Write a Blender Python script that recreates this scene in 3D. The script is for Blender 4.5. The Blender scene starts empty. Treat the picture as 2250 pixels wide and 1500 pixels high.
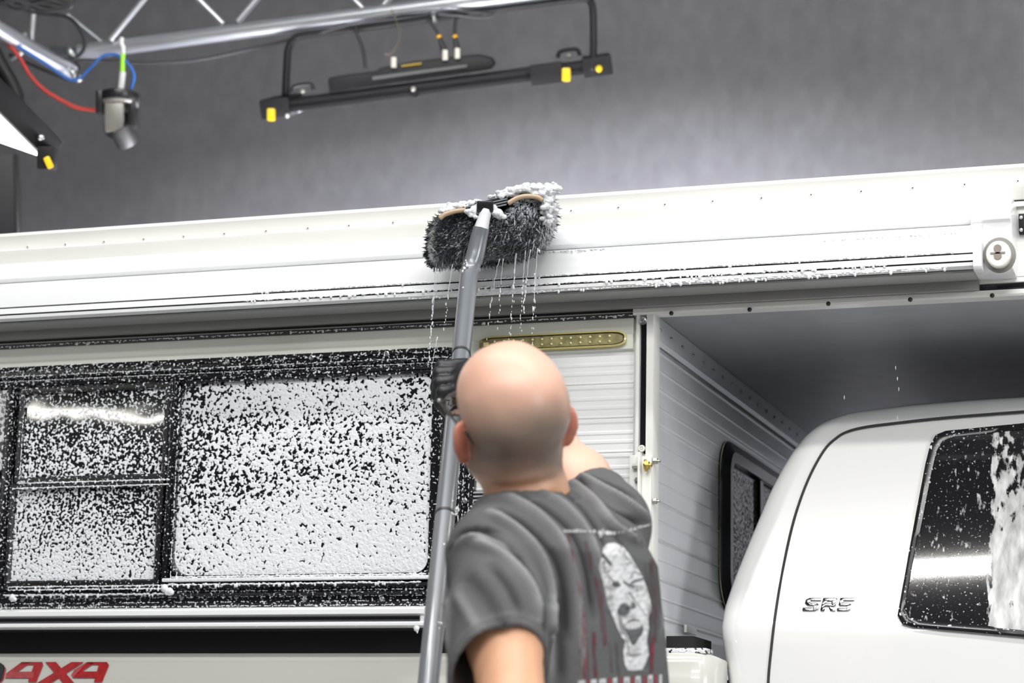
import bpy, bmesh, math, random
import numpy as np
from mathutils import Vector, Matrix
from mathutils.bvhtree import BVHTree
random.seed(7); RNG = np.random.default_rng(7)
SC = bpy.context.scene
COL = SC.collection

# ------------------------------------------------------------------ camera
FPX, YAW, PITCH, ROLL = 5000.0, 0.3345, 0.2010, 0.0218
CAM = np.array([0.0, 0.0, 1.20])
_F = np.array([-math.sin(YAW)*math.cos(PITCH), math.cos(YAW)*math.cos(PITCH), math.sin(PITCH)])
_R0 = np.array([math.cos(YAW), math.sin(YAW), 0.0]); _U0 = np.cross(_R0, _F)
CR = math.cos(ROLL)*_R0 + math.sin(ROLL)*_U0
CU = -math.sin(ROLL)*_R0 + math.cos(ROLL)*_U0
CF = _F
cam_data = bpy.data.cameras.new('camera')
cam = bpy.data.objects.new('camera', cam_data); COL.objects.link(cam)
M = Matrix(((CR[0], CU[0], -CF[0], CAM[0]), (CR[1], CU[1], -CF[1], CAM[1]), (CR[2], CU[2], -CF[2], CAM[2]), (0, 0, 0, 1)))
cam.matrix_world = M
cam_data.sensor_width = 36.0
cam_data.lens = FPX/2250*36.0
cam_data.clip_start = 0.05; cam_data.clip_end = 60
cam_data.dof.use_dof = True
cam_data.dof.focus_distance = 4.58
cam_data.dof.aperture_fstop = 4.0
SC.camera = cam

# ------------------------------------------------------------------ world, lights, exposure
SC.view_settings.view_transform = 'Standard'
SC.view_settings.look = 'None'
SC.view_settings.gamma = 1.0
SC.view_settings.exposure = 0.0
SC.view_settings.use_curve_mapping = False
SC.cycles.use_denoising = True
SC.cycles.max_bounces = 6
wd = bpy.data.worlds.new('studio_world'); SC.world = wd; wd.use_nodes = True
wd.node_tree.nodes['Background'].inputs[0].default_value = (0.5, 0.5, 0.52, 1)
wd.node_tree.nodes['Background'].inputs[1].default_value = 0.3

def area(name, loc, target, sx, sy, power, col=(1, 1, 1), spread=180):
    l = bpy.data.lights.new(name, 'AREA'); l.shape = 'RECTANGLE'; l.size = sx; l.size_y = sy
    l.energy = power; l.color = col; l.spread = math.radians(spread)
    o = bpy.data.objects.new(name, l); COL.objects.link(o); o.location = loc
    d = Vector(target) - Vector(loc); o.rotation_euler = d.to_track_quat('-Z', 'Y').to_euler()
    return o
def strip(name, x, y, z, lx, power, tgt, w=.16, col=(1, 1, 1)): return area(name, (x, y, z), tgt, lx, w, power, col)
strip('tube_over_truck', -0.6, 3.0, 5.2, 5.0, 120, (-0.6, 3.6, 2.2))
strip('tube_mid', -0.4, 0.65, 5.0, 4.5, 110, (-0.6, 4.0, 2.0), .035, (1, .985, .95))
strip('tube_over_person', -0.4, -0.5, 5.0, 4.5, 95, (-0.6, 3.6, 1.8))
strip('tube_behind', 0.4, -2.2, 4.9, 5.0, 45, (-0.4, 4.4, 1.6))
strip('tube_far', -7.75, -4.6, 3.74, 1.1, 9, (-2.5, 4.4, 2.0), .05, (1, .98, .88))
area('softbox_left', (-5.6, 1.0, 3.0), (-0.6, 4.2, 1.5), 1.2, 2.0, 10, (0.97, 0.98, 1))
area('added_wall_fill', (1.7, 6.7, 5.5), (-1.0, 8.5, 3.9), 1.2, .5, 55, (1, 1, .99))  # unseen lamp, added to brighten the right of the back wall
area('softbox_right', (5.0, 0.8, 3.3), (-0.6, 5.0, 1.9), 1.4, 1.6, 165, (.97, .985, 1))

# ------------------------------------------------------------------ pixel helpers (points of the photograph to points in the room)
def ray(px, py):
    return CF + (px-1125.0)/FPX*CR - (py-750.0)/FPX*CU
def PD(px, py, d):
    return CAM + ray(px, py)*d
def PY(px, py, Y):
    r = ray(px, py); return CAM + r*((Y-CAM[1])/r[1])
def PX(px, py, X):
    r = ray(px, py); return CAM + r*((X-CAM[0])/r[0])
def PZ(px, py, Z):
    r = ray(px, py); return CAM + r*((Z-CAM[2])/r[2])
def project(p):
    q = np.asarray(p)-CAM; d = q@CF
    return 1125+FPX*(q@CR)/d, 750-FPX*(q@CU)/d, d

# ------------------------------------------------------------------ materials
MATS = {}
def nd(nt, t, **kw):
    n = nt.nodes.new(t)
    for k, v in kw.items(): setattr(n, k, v)
    return n
def mat(name, col, rough=0.5, metal=0.0, coat=0.0, emit=None, estr=0, bump=0, bscale=200, var=0.0, vscale=20, spec=0.5, transm=0, stretch=None, alpha=1):
    if name in MATS: return MATS[name]
    m = bpy.data.materials.new(name); m.use_nodes = True; nt = m.node_tree
    b = nt.nodes['Principled BSDF']
    b.inputs['Base Color'].default_value = (*col, 1); b.inputs['Roughness'].default_value = rough
    b.inputs['Metallic'].default_value = metal; b.inputs['Coat Weight'].default_value = coat
    b.inputs['Coat Roughness'].default_value = 0.05
    b.inputs['Specular IOR Level'].default_value = spec
    b.inputs['Transmission Weight'].default_value = transm
    b.inputs['Alpha'].default_value = alpha
    if emit: b.inputs['Emission Color'].default_value = (*emit, 1); b.inputs['Emission Strength'].default_value = estr
    g = None
    if bump or var:
        g = nd(nt, 'ShaderNodeNewGeometry')
        mp = nd(nt, 'ShaderNodeMapping'); mp.inputs['Scale'].default_value = stretch or (1, 1, 1)
        nt.links.new(g.outputs['Position'], mp.inputs['Vector'])
    if var:
        n = nd(nt, 'ShaderNodeTexNoise'); n.inputs['Scale'].default_value = vscale; n.inputs['Detail'].default_value = 5
        nt.links.new(mp.outputs[0], n.inputs['Vector'])
        r = nd(nt, 'ShaderNodeMapRange'); r.inputs['From Min'].default_value = 0.3; r.inputs['From Max'].default_value = 0.7
        r.inputs['To Min'].default_value = 1-var; r.inputs['To Max'].default_value = 1+var
        nt.links.new(n.outputs['Fac'], r.inputs['Value'])
        mx = nd(nt, 'ShaderNodeVectorMath', operation='SCALE'); mx.inputs[0].default_value = col
        nt.links.new(r.outputs[0], mx.inputs['Scale']); nt.links.new(mx.outputs[0], b.inputs['Base Color'])
    if bump:
        n = nd(nt, 'ShaderNodeTexNoise'); n.inputs['Scale'].default_value = bscale; n.inputs['Detail'].default_value = 4
        nt.links.new(mp.outputs[0], n.inputs['Vector'])
        bp = nd(nt, 'ShaderNodeBump'); bp.inputs['Strength'].default_value = bump; bp.inputs['Distance'].default_value = 0.004
        nt.links.new(n.outputs['Fac'], bp.inputs['Height']); nt.links.new(bp.outputs[0], b.inputs['Normal'])
    MATS[name] = m; return m

def foam_mat(name, base, brough, t_expr, scale=150, drip=1.0, foamcol=(0.80, 0.81, 0.84), vary=0.10, smear=None):
    """glossy base with blobs of soap foam; t_expr = (z0,t0,z1,t1, x0,tx0,x1,tx1): threshold falls from t0 at height z0 to t1 at z1, plus an x term"""
    m = bpy.data.materials.new(name); m.use_nodes = True; nt = m.node_tree; L = nt.links.new
    b = nt.nodes['Principled BSDF']; b.inputs['Base Color'].default_value = (*base, 1); b.inputs['Roughness'].default_value = brough
    out = nt.nodes['Material Output']
    g = nd(nt, 'ShaderNodeNewGeometry'); sep = nd(nt, 'ShaderNodeSeparateXYZ'); L(g.outputs['Position'], sep.inputs[0])
    mp = nd(nt, 'ShaderNodeMapping'); mp.inputs['Scale'].default_value = (1, 1, drip); L(g.outputs['Position'], mp.inputs[0])
    n = nd(nt, 'ShaderNodeTexNoise'); n.inputs['Scale'].default_value = scale; n.inputs['Detail'].default_value = 1.5; n.inputs['Distortion'].default_value = 0.35
    L(mp.outputs[0], n.inputs['Vector'])
    big = nd(nt, 'ShaderNodeTexNoise'); big.inputs['Scale'].default_value = 9; big.inputs['Detail'].default_value = 3
    L(g.outputs['Position'], big.inputs['Vector'])
    z0, t0, z1, t1, x0, u0, x1, u1 = t_expr
    rz = nd(nt, 'ShaderNodeMapRange'); L(sep.outputs['Z'], rz.inputs['Value'])
    for k, v in (('From Min', z0), ('From Max', z1), ('To Min', t0), ('To Max', t1)): rz.inputs[k].default_value = v
    rx = nd(nt, 'ShaderNodeMapRange'); L(sep.outputs['X'], rx.inputs['Value'])
    for k, v in (('From Min', x0), ('From Max', x1), ('To Min', u0), ('To Max', u1)): rx.inputs[k].default_value = v
    a1 = nd(nt, 'ShaderNodeMath', operation='ADD'); L(rz.outputs[0], a1.inputs[0]); L(rx.outputs[0], a1.inputs[1])
    bs = nd(nt, 'ShaderNodeMath', operation='MULTIPLY_ADD'); L(big.outputs['Fac'], bs.inputs[0]); bs.inputs[1].default_value = -vary*2; bs.inputs[2].default_value = vary
    a2 = nd(nt, 'ShaderNodeMath', operation='ADD'); L(a1.outputs[0], a2.inputs[0]); L(bs.outputs[0], a2.inputs[1])
    df = nd(nt, 'ShaderNodeMath', operation='SUBTRACT'); L(n.outputs['Fac'], df.inputs[0]); L(a2.outputs[0], df.inputs[1])
    st = nd(nt, 'ShaderNodeMapRange'); L(df.outputs[0], st.inputs['Value'])
    st.inputs['From Min'].default_value = -0.015; st.inputs['From Max'].default_value = 0.02
    fo = nd(nt, 'ShaderNodeBsdfPrincipled'); fo.inputs['Base Color'].default_value = (*foamcol, 1); fo.inputs['Roughness'].default_value = 0.55
    bp = nd(nt, 'ShaderNodeBump'); bp.inputs['Strength'].default_value = 0.55; bp.inputs['Distance'].default_value = 0.006
    L(n.outputs['Fac'], bp.inputs['Height']); L(bp.outputs[0], fo.inputs['Normal'])
    mx = nd(nt, 'ShaderNodeMixShader'); L(st.outputs[0], mx.inputs[0]); L(b.outputs[0], mx.inputs[1]); L(fo.outputs[0], mx.inputs[2])
    L(mx.outputs[0], out.inputs['Surface'])
    # gently uneven glass
    n2 = nd(nt, 'ShaderNodeTexNoise'); n2.inputs['Scale'].default_value = 5; L(g.outputs['Position'], n2.inputs['Vector'])
    b2 = nd(nt, 'ShaderNodeBump'); b2.inputs['Strength'].default_value = 0.07; b2.inputs['Distance'].default_value = 0.01
    L(n2.outputs['Fac'], b2.inputs['Height']); L(b2.outputs[0], b.inputs['Normal'])
    return m

camper_white = mat('camper_white', (0.80, 0.80, 0.755), 0.32, coat=0.2, bump=0.03, bscale=30, var=0.02, vscale=4)
siding_white = mat('siding_white', (0.78, 0.79, 0.78), 0.35, coat=0.2, bump=0.03, bscale=60, var=0.03, vscale=12)
awning_white = mat('awning_white', (0.86, 0.865, 0.87), 0.3, coat=0.25, bump=0.03, bscale=45)
paint_white = mat('truck_paint_white', (0.80, 0.80, 0.785), 0.18, coat=1.0)
bed_white_shaded = mat('bed_paint_white_shaded', (0.64, 0.64, 0.59), 0.2, coat=0.8)  # same truck white, weaker light on the bed put into the colour
black_rubber = mat('black_rubber', (0.012, 0.012, 0.014), 0.25, spec=0.6)
black_insert = mat('black_vinyl_insert', (0.010, 0.010, 0.013), 0.12, coat=0.5)
dark_void = mat('matte_black', (0.008, 0.008, 0.009), 0.8)
seam_dark = mat('seam_dark', (0.03, 0.03, 0.03), 0.7)
metal_bright = mat('bright_metal', (0.75, 0.76, 0.77), 0.28, metal=1)
chrome = mat('chrome', (0.60, 0.61, 0.63), 0.06, metal=1)
brass = mat('brass', (0.65, 0.48, 0.16), 0.3, metal=1)
truss_metal = mat('truss_aluminium', (0.62, 0.64, 0.67), 0.34, metal=0.85, bump=0.05, bscale=80)
black_metal = mat('black_powder_coat', (0.009, 0.009, 0.010), 0.5, bump=0.05, spec=.3)
yellow_plastic = mat('yellow_plastic', (0.95, 0.62, 0.01), 0.4)
foam_white = mat('foam_white', (0.84, 0.85, 0.87), 0.5, bump=0.5, bscale=220)
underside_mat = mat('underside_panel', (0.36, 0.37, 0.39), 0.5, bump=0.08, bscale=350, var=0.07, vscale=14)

# ------------------------------------------------------------------ mesh helpers
ORIG = {}
def org(p): return np.array(ORIG[p.name]) if p is not None else np.zeros(3)
def link(name, me, m, parent=None, loc=None, smooth=True, **props):
    o = bpy.data.objects.new(name, me); COL.objects.link(o)
    if m is not None and not me.materials: me.materials.append(m)
    if smooth and me.polygons:
        me.polygons.foreach_set('use_smooth', [True]*len(me.polygons))
    if parent is not None:
        o.parent = parent
    if loc is not None:
        o.location = Vector(np.asarray(loc, float) - org(parent)); ORIG[o.name] = tuple(loc)
    else:
        ORIG[o.name] = tuple(org(parent))
    for k, v in props.items(): o[k] = v
    return o
def obj(name, V, Fc, m, parent=None, smooth=False, sharp=None, **props):
    V = np.asarray(V, float) - org(parent)
    me = bpy.data.meshes.new(name); me.from_pydata(V.tolist(), [], [tuple(int(i) for i in f) for f in Fc]); me.update()
    if sharp:
        bm = bmesh.new(); bm.from_mesh(me)
        for e in bm.edges:
            if len(e.link_faces) == 2 and e.calc_face_angle(0) > sharp: e.smooth = False
        bm.to_mesh(me); bm.free(); smooth = True
    return link(name, me, m, parent, None, smooth, **props)
def thing(name, label, cat, loc, group=None):
    o = bpy.data.objects.new(name, None); COL.objects.link(o); o.location = loc; o.empty_display_size = 0.1
    ORIG[o.name] = tuple(float(v) for v in loc)
    o['label'] = label; o['category'] = cat
    if group: o['group'] = group
    return o
class MB:
    def __init__(s): s.V = []; s.F = []
    def add(s, V, F):
        n = len(s.V); s.V.extend([tuple(map(float, v)) for v in V]); s.F.extend([tuple(i+n for i in f) for f in F]); return s
    def box(s, x0, x1, y0, y1, z0, z1):
        return s.add([(x, y, z) for z in (z0, z1) for y in (y0, y1) for x in (x0, x1)],
                     [(0, 2, 3, 1), (4, 5, 7, 6), (0, 1, 5, 4), (2, 6, 7, 3), (0, 4, 6, 2), (1, 3, 7, 5)])
    def obox(s, c, ax, ay, az):          # centre and three half-axis vectors
        c, ax, ay, az = map(lambda q: np.asarray(q, float), (c, ax, ay, az))
        V = [c+i*ax+j*ay+k*az for k in (-1, 1) for j in (-1, 1) for i in (-1, 1)]
        return s.add(V, [(0, 2, 3, 1), (4, 5, 7, 6), (0, 1, 5, 4), (2, 6, 7, 3), (0, 4, 6, 2), (1, 3, 7, 5)])
    def tube(s, pts, r, seg=12, cap=True):
        pts = [np.asarray(p, float) for p in pts]; n = len(pts)
        rr = r if hasattr(r, '__len__') else [r]*n
        T = [pts[min(i+1, n-1)]-pts[max(i-1, 0)] for i in range(n)]
        T = [t/np.linalg.norm(t) for t in T]
        a = np.array([0, 0, 1.0]) if abs(T[0][2]) < 0.9 else np.array([1.0, 0, 0])
        N = np.cross(T[0], a); N /= np.linalg.norm(N); V = []
        for i in range(n):
            N = N - T[i]*(N@T[i]); N /= np.linalg.norm(N); B = np.cross(T[i], N)
            for k in range(seg):
                t = 2*math.pi*k/seg; V.append(pts[i]+rr[i]*(math.cos(t)*N+math.sin(t)*B))
        F = [(i*seg+k, i*seg+(k+1) % seg, (i+1)*seg+(k+1) % seg, (i+1)*seg+k) for i in range(n-1) for k in range(seg)]
        if cap: F += [tuple(range(seg))[::-1], tuple((n-1)*seg+k for k in range(seg))]
        return s.add(V, F)
    def prism(s, prof, x0, x1):          # profile of (y, z) swept along x
        n = len(prof); V = [(x0, y, z) for y, z in prof]+[(x1, y, z) for y, z in prof]
        F = [(i, (i+1) % n, n+(i+1) % n, n+i) for i in range(n)]+[tuple(range(n))[::-1], tuple(range(n, 2*n))]
        return s.add(V, F)
    def poly(s, pts, thick):             # planar polygon extruded by vector
        pts = [np.asarray(p, float) for p in pts]; t = np.asarray(thick, float); n = len(pts)
        V = pts+[p+t for p in pts]
        F = [tuple(range(n)), tuple(range(2*n-1, n-1, -1))]+[(i, n+i, n+(i+1) % n, (i+1) % n) for i in range(n)]
        return s.add(V, F)
    def ball(s, c, r, lat=5, lon=8, sq=(1, 1, 1)):
        V = [np.array(c)+np.array([0, 0, r*sq[2]])]
        for i in range(1, lat):
            for k in range(lon):
                a, b = math.pi*i/lat, 2*math.pi*k/lon
                V.append(np.array(c)+r*np.array([math.sin(a)*math.cos(b)*sq[0], math.sin(a)*math.sin(b)*sq[1], math.cos(a)*sq[2]]))
        V.append(np.array(c)-np.array([0, 0, r*sq[2]])); e = len(V)-1
        F = [(0, 1+k, 1+(k+1) % lon) for k in range(lon)]
        for i in range(lat-2):
            F += [(1+i*lon+k, 1+(i+1)*lon+k, 1+(i+1)*lon+(k+1) % lon, 1+i*lon+(k+1) % lon) for k in range(lon)]
        F += [(e, 1+(lat-2)*lon+(k+1) % lon, 1+(lat-2)*lon+k) for k in range(lon)]
        return s.add(V, F)
    def obj(s, name, m, parent=None, smooth=False, sharp=None, bevel=0, **props):
        o = obj(name, s.V, s.F, m, parent, smooth, None, **props)
        me = o.data
        bm = bmesh.new(); bm.from_mesh(me)
        bmesh.ops.recalc_face_normals(bm, faces=bm.faces)
        if bevel:
            es = [e for e in bm.edges if len(e.link_faces) == 2 and e.calc_face_angle(0) > 0.5]
            bmesh.ops.bevel(bm, geom=es, offset=bevel, segments=2, affect='EDGES', profile=0.6)
        if sharp or bevel:
            for e in bm.edges:
                e.smooth = not (len(e.link_faces) == 2 and e.calc_face_angle(0) > (sharp or 0.6))
            for f in bm.faces: f.smooth = True
        bm.to_mesh(me); bm.free()
        return o
def spline(pts, n=8):
    P = [np.asarray(p, float) for p in pts]; P = [2*P[0]-P[1]]+P+[2*P[-1]-P[-2]]; out = []
    for i in range(1, len(P)-2):
        for k in range(n):
            t = k/n; a, b, c, d = P[i-1:i+3]
            out.append(0.5*((2*b)+(c-a)*t+(2*a-5*b+4*c-d)*t*t+(-a+3*b-3*c+d)*t**3))
    out.append(P[-2]); return out
def rrect(x0, x1, z0, z1, r, n=6):       # rounded rectangle path, clockwise from the bottom left
    out = []
    for cx, cz, a0 in ((x0+r, z0+r, math.pi), (x0+r, z1-r, math.pi/2), (x1-r, z1-r, 0), (x1-r, z0+r, -math.pi/2)):
        for k in range(n+1):
            a = a0 - (math.pi/2)*0 + (-(math.pi/2)*k/n if False else 0)
            pass
    # corners: bl, tl, tr, br
    for cx, cz, a0 in ((x0+r, z0+r, 1.5*math.pi), (x0+r, z1-r, math.pi), (x1-r, z1-r, 0.5*math.pi), (x1-r, z0+r, 0)):
        for k in range(n+1):
            a = a0-(math.pi/2)*k/n; out.append((cx+r*math.cos(a), cz+r*math.sin(a)))
    return out
def frame(name, rect, prof, m, parent, r=0.04, sharp=0.5, **props):
    """profile of (inset, y) swept round a rounded rectangle in the XZ plane"""
    x0, x1, z0, z1 = rect; loops = []
    for ins, y in prof:
        loops.append([(x, y, z) for x, z in rrect(x0+ins, x1-ins, z0+ins, z1-ins, max(r-ins, 0.004))])
    V = [p for l in loops for p in l]; n = len(loops[0]); F = []
    for i in range(len(loops)-1):
        F += [(i*n+k, i*n+(k+1) % n, (i+1)*n+(k+1) % n, (i+1)*n+k) for k in range(n)]
    mb = MB().add(V, F)
    return mb.obj(name, m, parent, sharp=sharp, **props)
def structure(o): o['kind'] = 'structure'; return o

# ------------------------------------------------------------------ implicit surfaces -> mesh (surface nets)
def smin(a, b, k):
    h = np.clip(0.5+0.5*(b-a)/k, 0, 1); return b*(1-h)+a*h-k*h*(1-h)
def smax(a, b, k): return -smin(-a, -b, k)
def capsule(P, a, b, ra, rb):
    a, b = np.asarray(a), np.asarray(b); ab = b-a; t = np.clip(((P-a)@ab)/(ab@ab), 0, 1)
    q = P-a-t[..., None]*ab; return np.sqrt((q*q).sum(-1))-(ra+(rb-ra)*t)
def chain(P, pts, rs, k=0.01):
    d = None
    for i in range(len(pts)-1):
        c = capsule(P, pts[i], pts[i+1], rs[i], rs[i+1]); d = c if d is None else smin(d, c, k)
    return d
def ellipsoid(P, c, rad, B):             # B: rows are the local axes
    q = (P-np.asarray(c))@np.asarray(B).T; rad = np.asarray(rad)
    k0 = np.sqrt(((q/rad)**2).sum(-1)); k1 = np.sqrt(((q/rad**2)**2).sum(-1)); return k0*(k0-1)/np.maximum(k1, 1e-6)
def nets(func, lo, hi, h, blk=24):
    lo = np.asarray(lo, float); n = np.maximum(((np.asarray(hi)-lo)/h).astype(int)+1, 4)
    D = np.full(n, 1.0, np.float32)
    for i in range(0, n[0], blk):
        for j in range(0, n[1], blk):
            for k in range(0, n[2], blk):
                e = np.minimum([i+blk, j+blk, k+blk], n)
                c = lo+h*(np.array([i, j, k])+e-1)/2
                dc = float(func(c[None])[0]); R = h*blk*0.95
                if abs(dc) > R*1.35: D[i:e[0], j:e[1], k:e[2]] = math.copysign(1, dc); continue
                g = np.stack(np.meshgrid(lo[0]+h*np.arange(i, e[0]), lo[1]+h*np.arange(j, e[1]), lo[2]+h*np.arange(k, e[2]), indexing='ij'), -1)
                D[i:e[0], j:e[1], k:e[2]] = func(g.reshape(-1, 3)).reshape(g.shape[:3])
    S = D < 0
    cells = np.zeros(n-1, np.int8)
    for a in (0, 1):
        for b in (0, 1):
            for c in (0, 1): cells += S[a:n[0]-1+a, b:n[1]-1+b, c:n[2]-1+c]
    act = (cells > 0) & (cells < 8); idx = np.argwhere(act); ids = np.full(n-1, -1, np.int64); ids[act] = np.arange(len(idx))
    acc = np.zeros((len(idx), 3)); cnt = np.zeros(len(idx)); C = [(a, b, c) for a in (0, 1) for b in (0, 1) for c in (0, 1)]
    for p in C:
        for ax in range(3):
            if p[ax]: continue
            q = list(p); q[ax] = 1
            da = D[idx[:, 0]+p[0], idx[:, 1]+p[1], idx[:, 2]+p[2]]; db = D[idx[:, 0]+q[0], idx[:, 1]+q[1], idx[:, 2]+q[2]]
            ok = (da < 0) != (db < 0); t = np.where(ok, da/np.where(ok, da-db, 1), 0)
            pos = np.tile(np.array(p, float), (len(idx), 1)); pos[:, ax] += t
            acc += np.where(ok[:, None], pos, 0); cnt += ok
    V = lo+h*(idx+acc/cnt[:, None]); Q = []
    for ax in range(3):
        o1, o2 = [a for a in range(3) if a != ax]
        sl = [slice(1, -1)]*3; sl[ax] = slice(0, n[ax]-1); sh = list(sl); sh[ax] = slice(1, n[ax])
        ch = S[tuple(sl)] != S[tuple(sh)]; e = np.argwhere(ch); off = np.array([1, 1, 1]); off[ax] = 0; e = e+off
        ins = S[e[:, 0], e[:, 1], e[:, 2]]
        def cid(d1, d2):
            f = e.copy(); f[:, o1] += d1; f[:, o2] += d2; return ids[f[:, 0], f[:, 1], f[:, 2]]
        q = np.stack([cid(-1, -1), cid(0, -1), cid(0, 0), cid(-1, 0)], 1)
        flip = ins if ax != 1 else ~ins
        q[~flip] = q[~flip][:, ::-1]; Q.append(q)
    Q = np.concatenate(Q); Q = Q[(Q >= 0).all(1)]
    return V, Q
def fast_obj(name, V, Q, m, parent, **props):
    V = V-org(parent); me = bpy.data.meshes.new(name)
    me.vertices.add(len(V)); me.vertices.foreach_set('co', V.astype(np.float32).ravel())
    me.loops.add(Q.size); me.loops.foreach_set('vertex_index', Q.astype(np.int32).ravel())
    me.polygons.add(len(Q)); me.polygons.foreach_set('loop_start', np.arange(0, Q.size, Q.shape[1], dtype=np.int32))
    me.update(calc_edges=True); me.validate()
    return link(name, me, m, parent, None, True, **props)
def vnormals(V, Q):
    N = np.zeros_like(V); a = V[Q[:, 2]]-V[Q[:, 0]]; b = V[Q[:, 3]]-V[Q[:, 1]]; fn = np.cross(a, b)
    for k in range(4): np.add.at(N, Q[:, k], fn)
    return N/np.maximum(np.linalg.norm(N, axis=1), 1e-9)[:, None]
def vcolor(o, C, name='tint'):
    a = o.data.color_attributes.new(name, 'FLOAT_COLOR', 'POINT')
    a.data.foreach_set('color', np.concatenate([C, np.ones((len(C), 1))], 1).astype(np.float32).ravel() if C.shape[1] == 3 else C.astype(np.float32).ravel())
def vnoise(P, s, seed=0):                # cheap smooth noise from sines
    r = np.random.default_rng(seed); out = 0
    for _ in range(6):
        d = r.normal(size=3); d /= np.linalg.norm(d); out = out+np.sin((P@d)*s*r.uniform(0.6, 1.6)+r.uniform(0, 6.3))
    return out/6

# ------------------------------------------------------------------ the studio
W = 4.45                                   # plane of the camper's side
def fabric(name, col, sc=1.0):
    m = bpy.data.materials.new(name); m.use_nodes = True; nt = m.node_tree; L = nt.links.new; b = nt.nodes['Principled BSDF']
    b.inputs['Roughness'].default_value = 0.85
    g = nd(nt, 'ShaderNodeNewGeometry')
    n1 = nd(nt, 'ShaderNodeTexNoise'); n1.inputs['Scale'].default_value = 1.6; n1.inputs['Detail'].default_value = 6
    mp = nd(nt, 'ShaderNodeMapping'); mp.inputs['Scale'].default_value = (16, 16, 10); L(g.outputs['Position'], mp.inputs[0])
    n2 = nd(nt, 'ShaderNodeTexNoise'); n2.inputs['Scale'].default_value = 1; n2.inputs['Detail'].default_value = 6
    L(g.outputs['Position'], n1.inputs['Vector']); L(mp.outputs[0], n2.inputs['Vector'])
    a = nd(nt, 'ShaderNodeMath', operation='ADD'); L(n1.outputs['Fac'], a.inputs[0]); L(n2.outputs['Fac'], a.inputs[1])
    r = nd(nt, 'ShaderNodeMapRange'); L(a.outputs[0], r.inputs['Value'])
    for k, v in (('From Min', 0.6), ('From Max', 1.4), ('To Min', 0.78), ('To Max', 1.22)): r.inputs[k].default_value = v
    s = nd(nt, 'ShaderNodeVectorMath', operation='SCALE'); s.inputs[0].default_value = col; L(r.outputs[0], s.inputs['Scale']); L(s.outputs[0], b.inputs['Base Color'])
    return m
wall_fabric = fabric('grey_acoustic_fabric', (0.135, 0.134, 0.134))
wall_paint = mat('grey_wall_paint', (0.25, 0.25, 0.26), 0.8, var=0.05)
floor_mat = mat('polished_concrete', (0.50, 0.50, 0.50), 0.35, var=0.12, vscale=3, bump=0.05)
BY = 8.5
structure(MB().box(-9.2, 9.2, BY, BY+0.15, 0, 6.2).obj('wall_back', wall_fabric))
structure(MB().box(-9.35, -9.2, -5.2, BY+0.15, 0, 6.2).obj('wall_left', wall_paint))
structure(MB().box(9.2, 9.35, -5.2, BY+0.15, 0, 6.2).obj('wall_right', wall_paint))
structure(MB().box(-9.2, 9.2, -5.35, -5.2, 0, 6.2).obj('wall_front', mat('dark_wall_paint', (.05, .05, .052), .9)))
structure(MB().box(-9.35, 9.35, -5.35, BY+0.15, -0.15, 0).obj('floor', floor_mat))
structure(MB().box(-9.35, 9.35, -5.35, BY+0.15, 6.2, 6.35).obj('ceiling', wall_paint))

# ------------------------------------------------------------------ truck camper
def zp(px, py, off=0.0): return PY(px, py, W-off)[2]
def xp(px, py, off=0.0): return PY(px, py, W-off)[0]
XL, XR = -3.35, 0.35
XC = xp(1424, 850)                          # front corner of the lower box
ZR = zp(1300, 439); ZO = zp(1700, 672); ZB = zp(500, 1377)
camper = thing('truck_camper', 'white corrugated truck camper with awning and foam-speckled side window, sitting in the pickup bed', 'camper', (-1.8, W+1.0, ZB))
# shells
low = MB().prism([(W, ZB), (W, ZR-0.002), (W+2.1, ZR-0.002), (W+2.1, ZB)], XL, XC-0.002)
low.obj('lower_shell', siding_white, camper)
over = MB().box(XC-0.003, XR, W, W+2.1, ZO+0.004, ZR-0.003)
over.obj('cabover_shell', camper_white, camper)
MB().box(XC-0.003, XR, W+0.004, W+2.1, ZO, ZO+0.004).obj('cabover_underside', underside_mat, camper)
MB().box(XL, XR, W-0.004, W+2.11, ZR-0.004, ZR+0.004).obj('roof', camper_white, camper)
# corrugated siding profiles
def corr(z0, z1, pitch=0.072, depth=0.0028):
    pts = []; z = z1
    while z > z0:
        for f, d in ((0, 0), (.03, 1), (.10, 1), (.16, .35), (.34, .35), (.38, .8), (.44, .8), (.48, .35), (.60, .35), (.64, .8), (.70, .8), (.74, .35), (.90, .35), (.96, 1)):
            zz = z-f*pitch
            if zz > z0: pts.append((d*depth, zz))
        z -= pitch
    return pts
zs_top = zp(1300, 772)
c1 = corr(ZB+0.02, zs_top)
def sheet(name, cpts, mapf, a, b, m, parent):
    V = []; F = []
    for d, z in cpts: V += [mapf(d, z, a), mapf(d, z, b)]
    for i in range(len(cpts)-1): F.append((2*i, 2*i+1, 2*i+3, 2*i+2))
    return MB().add(V, F).obj(name, m, parent)
sheet('corrugated_siding', c1, lambda d, z, x: (x, W-0.001-d, z), XL, XC-0.03, siding_white, camper)
# flat band above the window, with its lower fold
zt0, zt1 = zp(1300, 690), zs_top
MB().prism([(W-0.001, zt0+0.03), (W-0.009, zt0+0.03), (W-0.009, zt1+0.036), (W-0.013, zt1+0.03), (W-0.013, zt1), (W-0.001, zt1-0.004)], XL, XC-0.03).obj('upper_band', mat('cream_band_shaded', (.66, .67, .60), .32, coat=.2), camper, sharp=0.4)  # cream tone with the awning's shadow put into its colour
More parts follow.
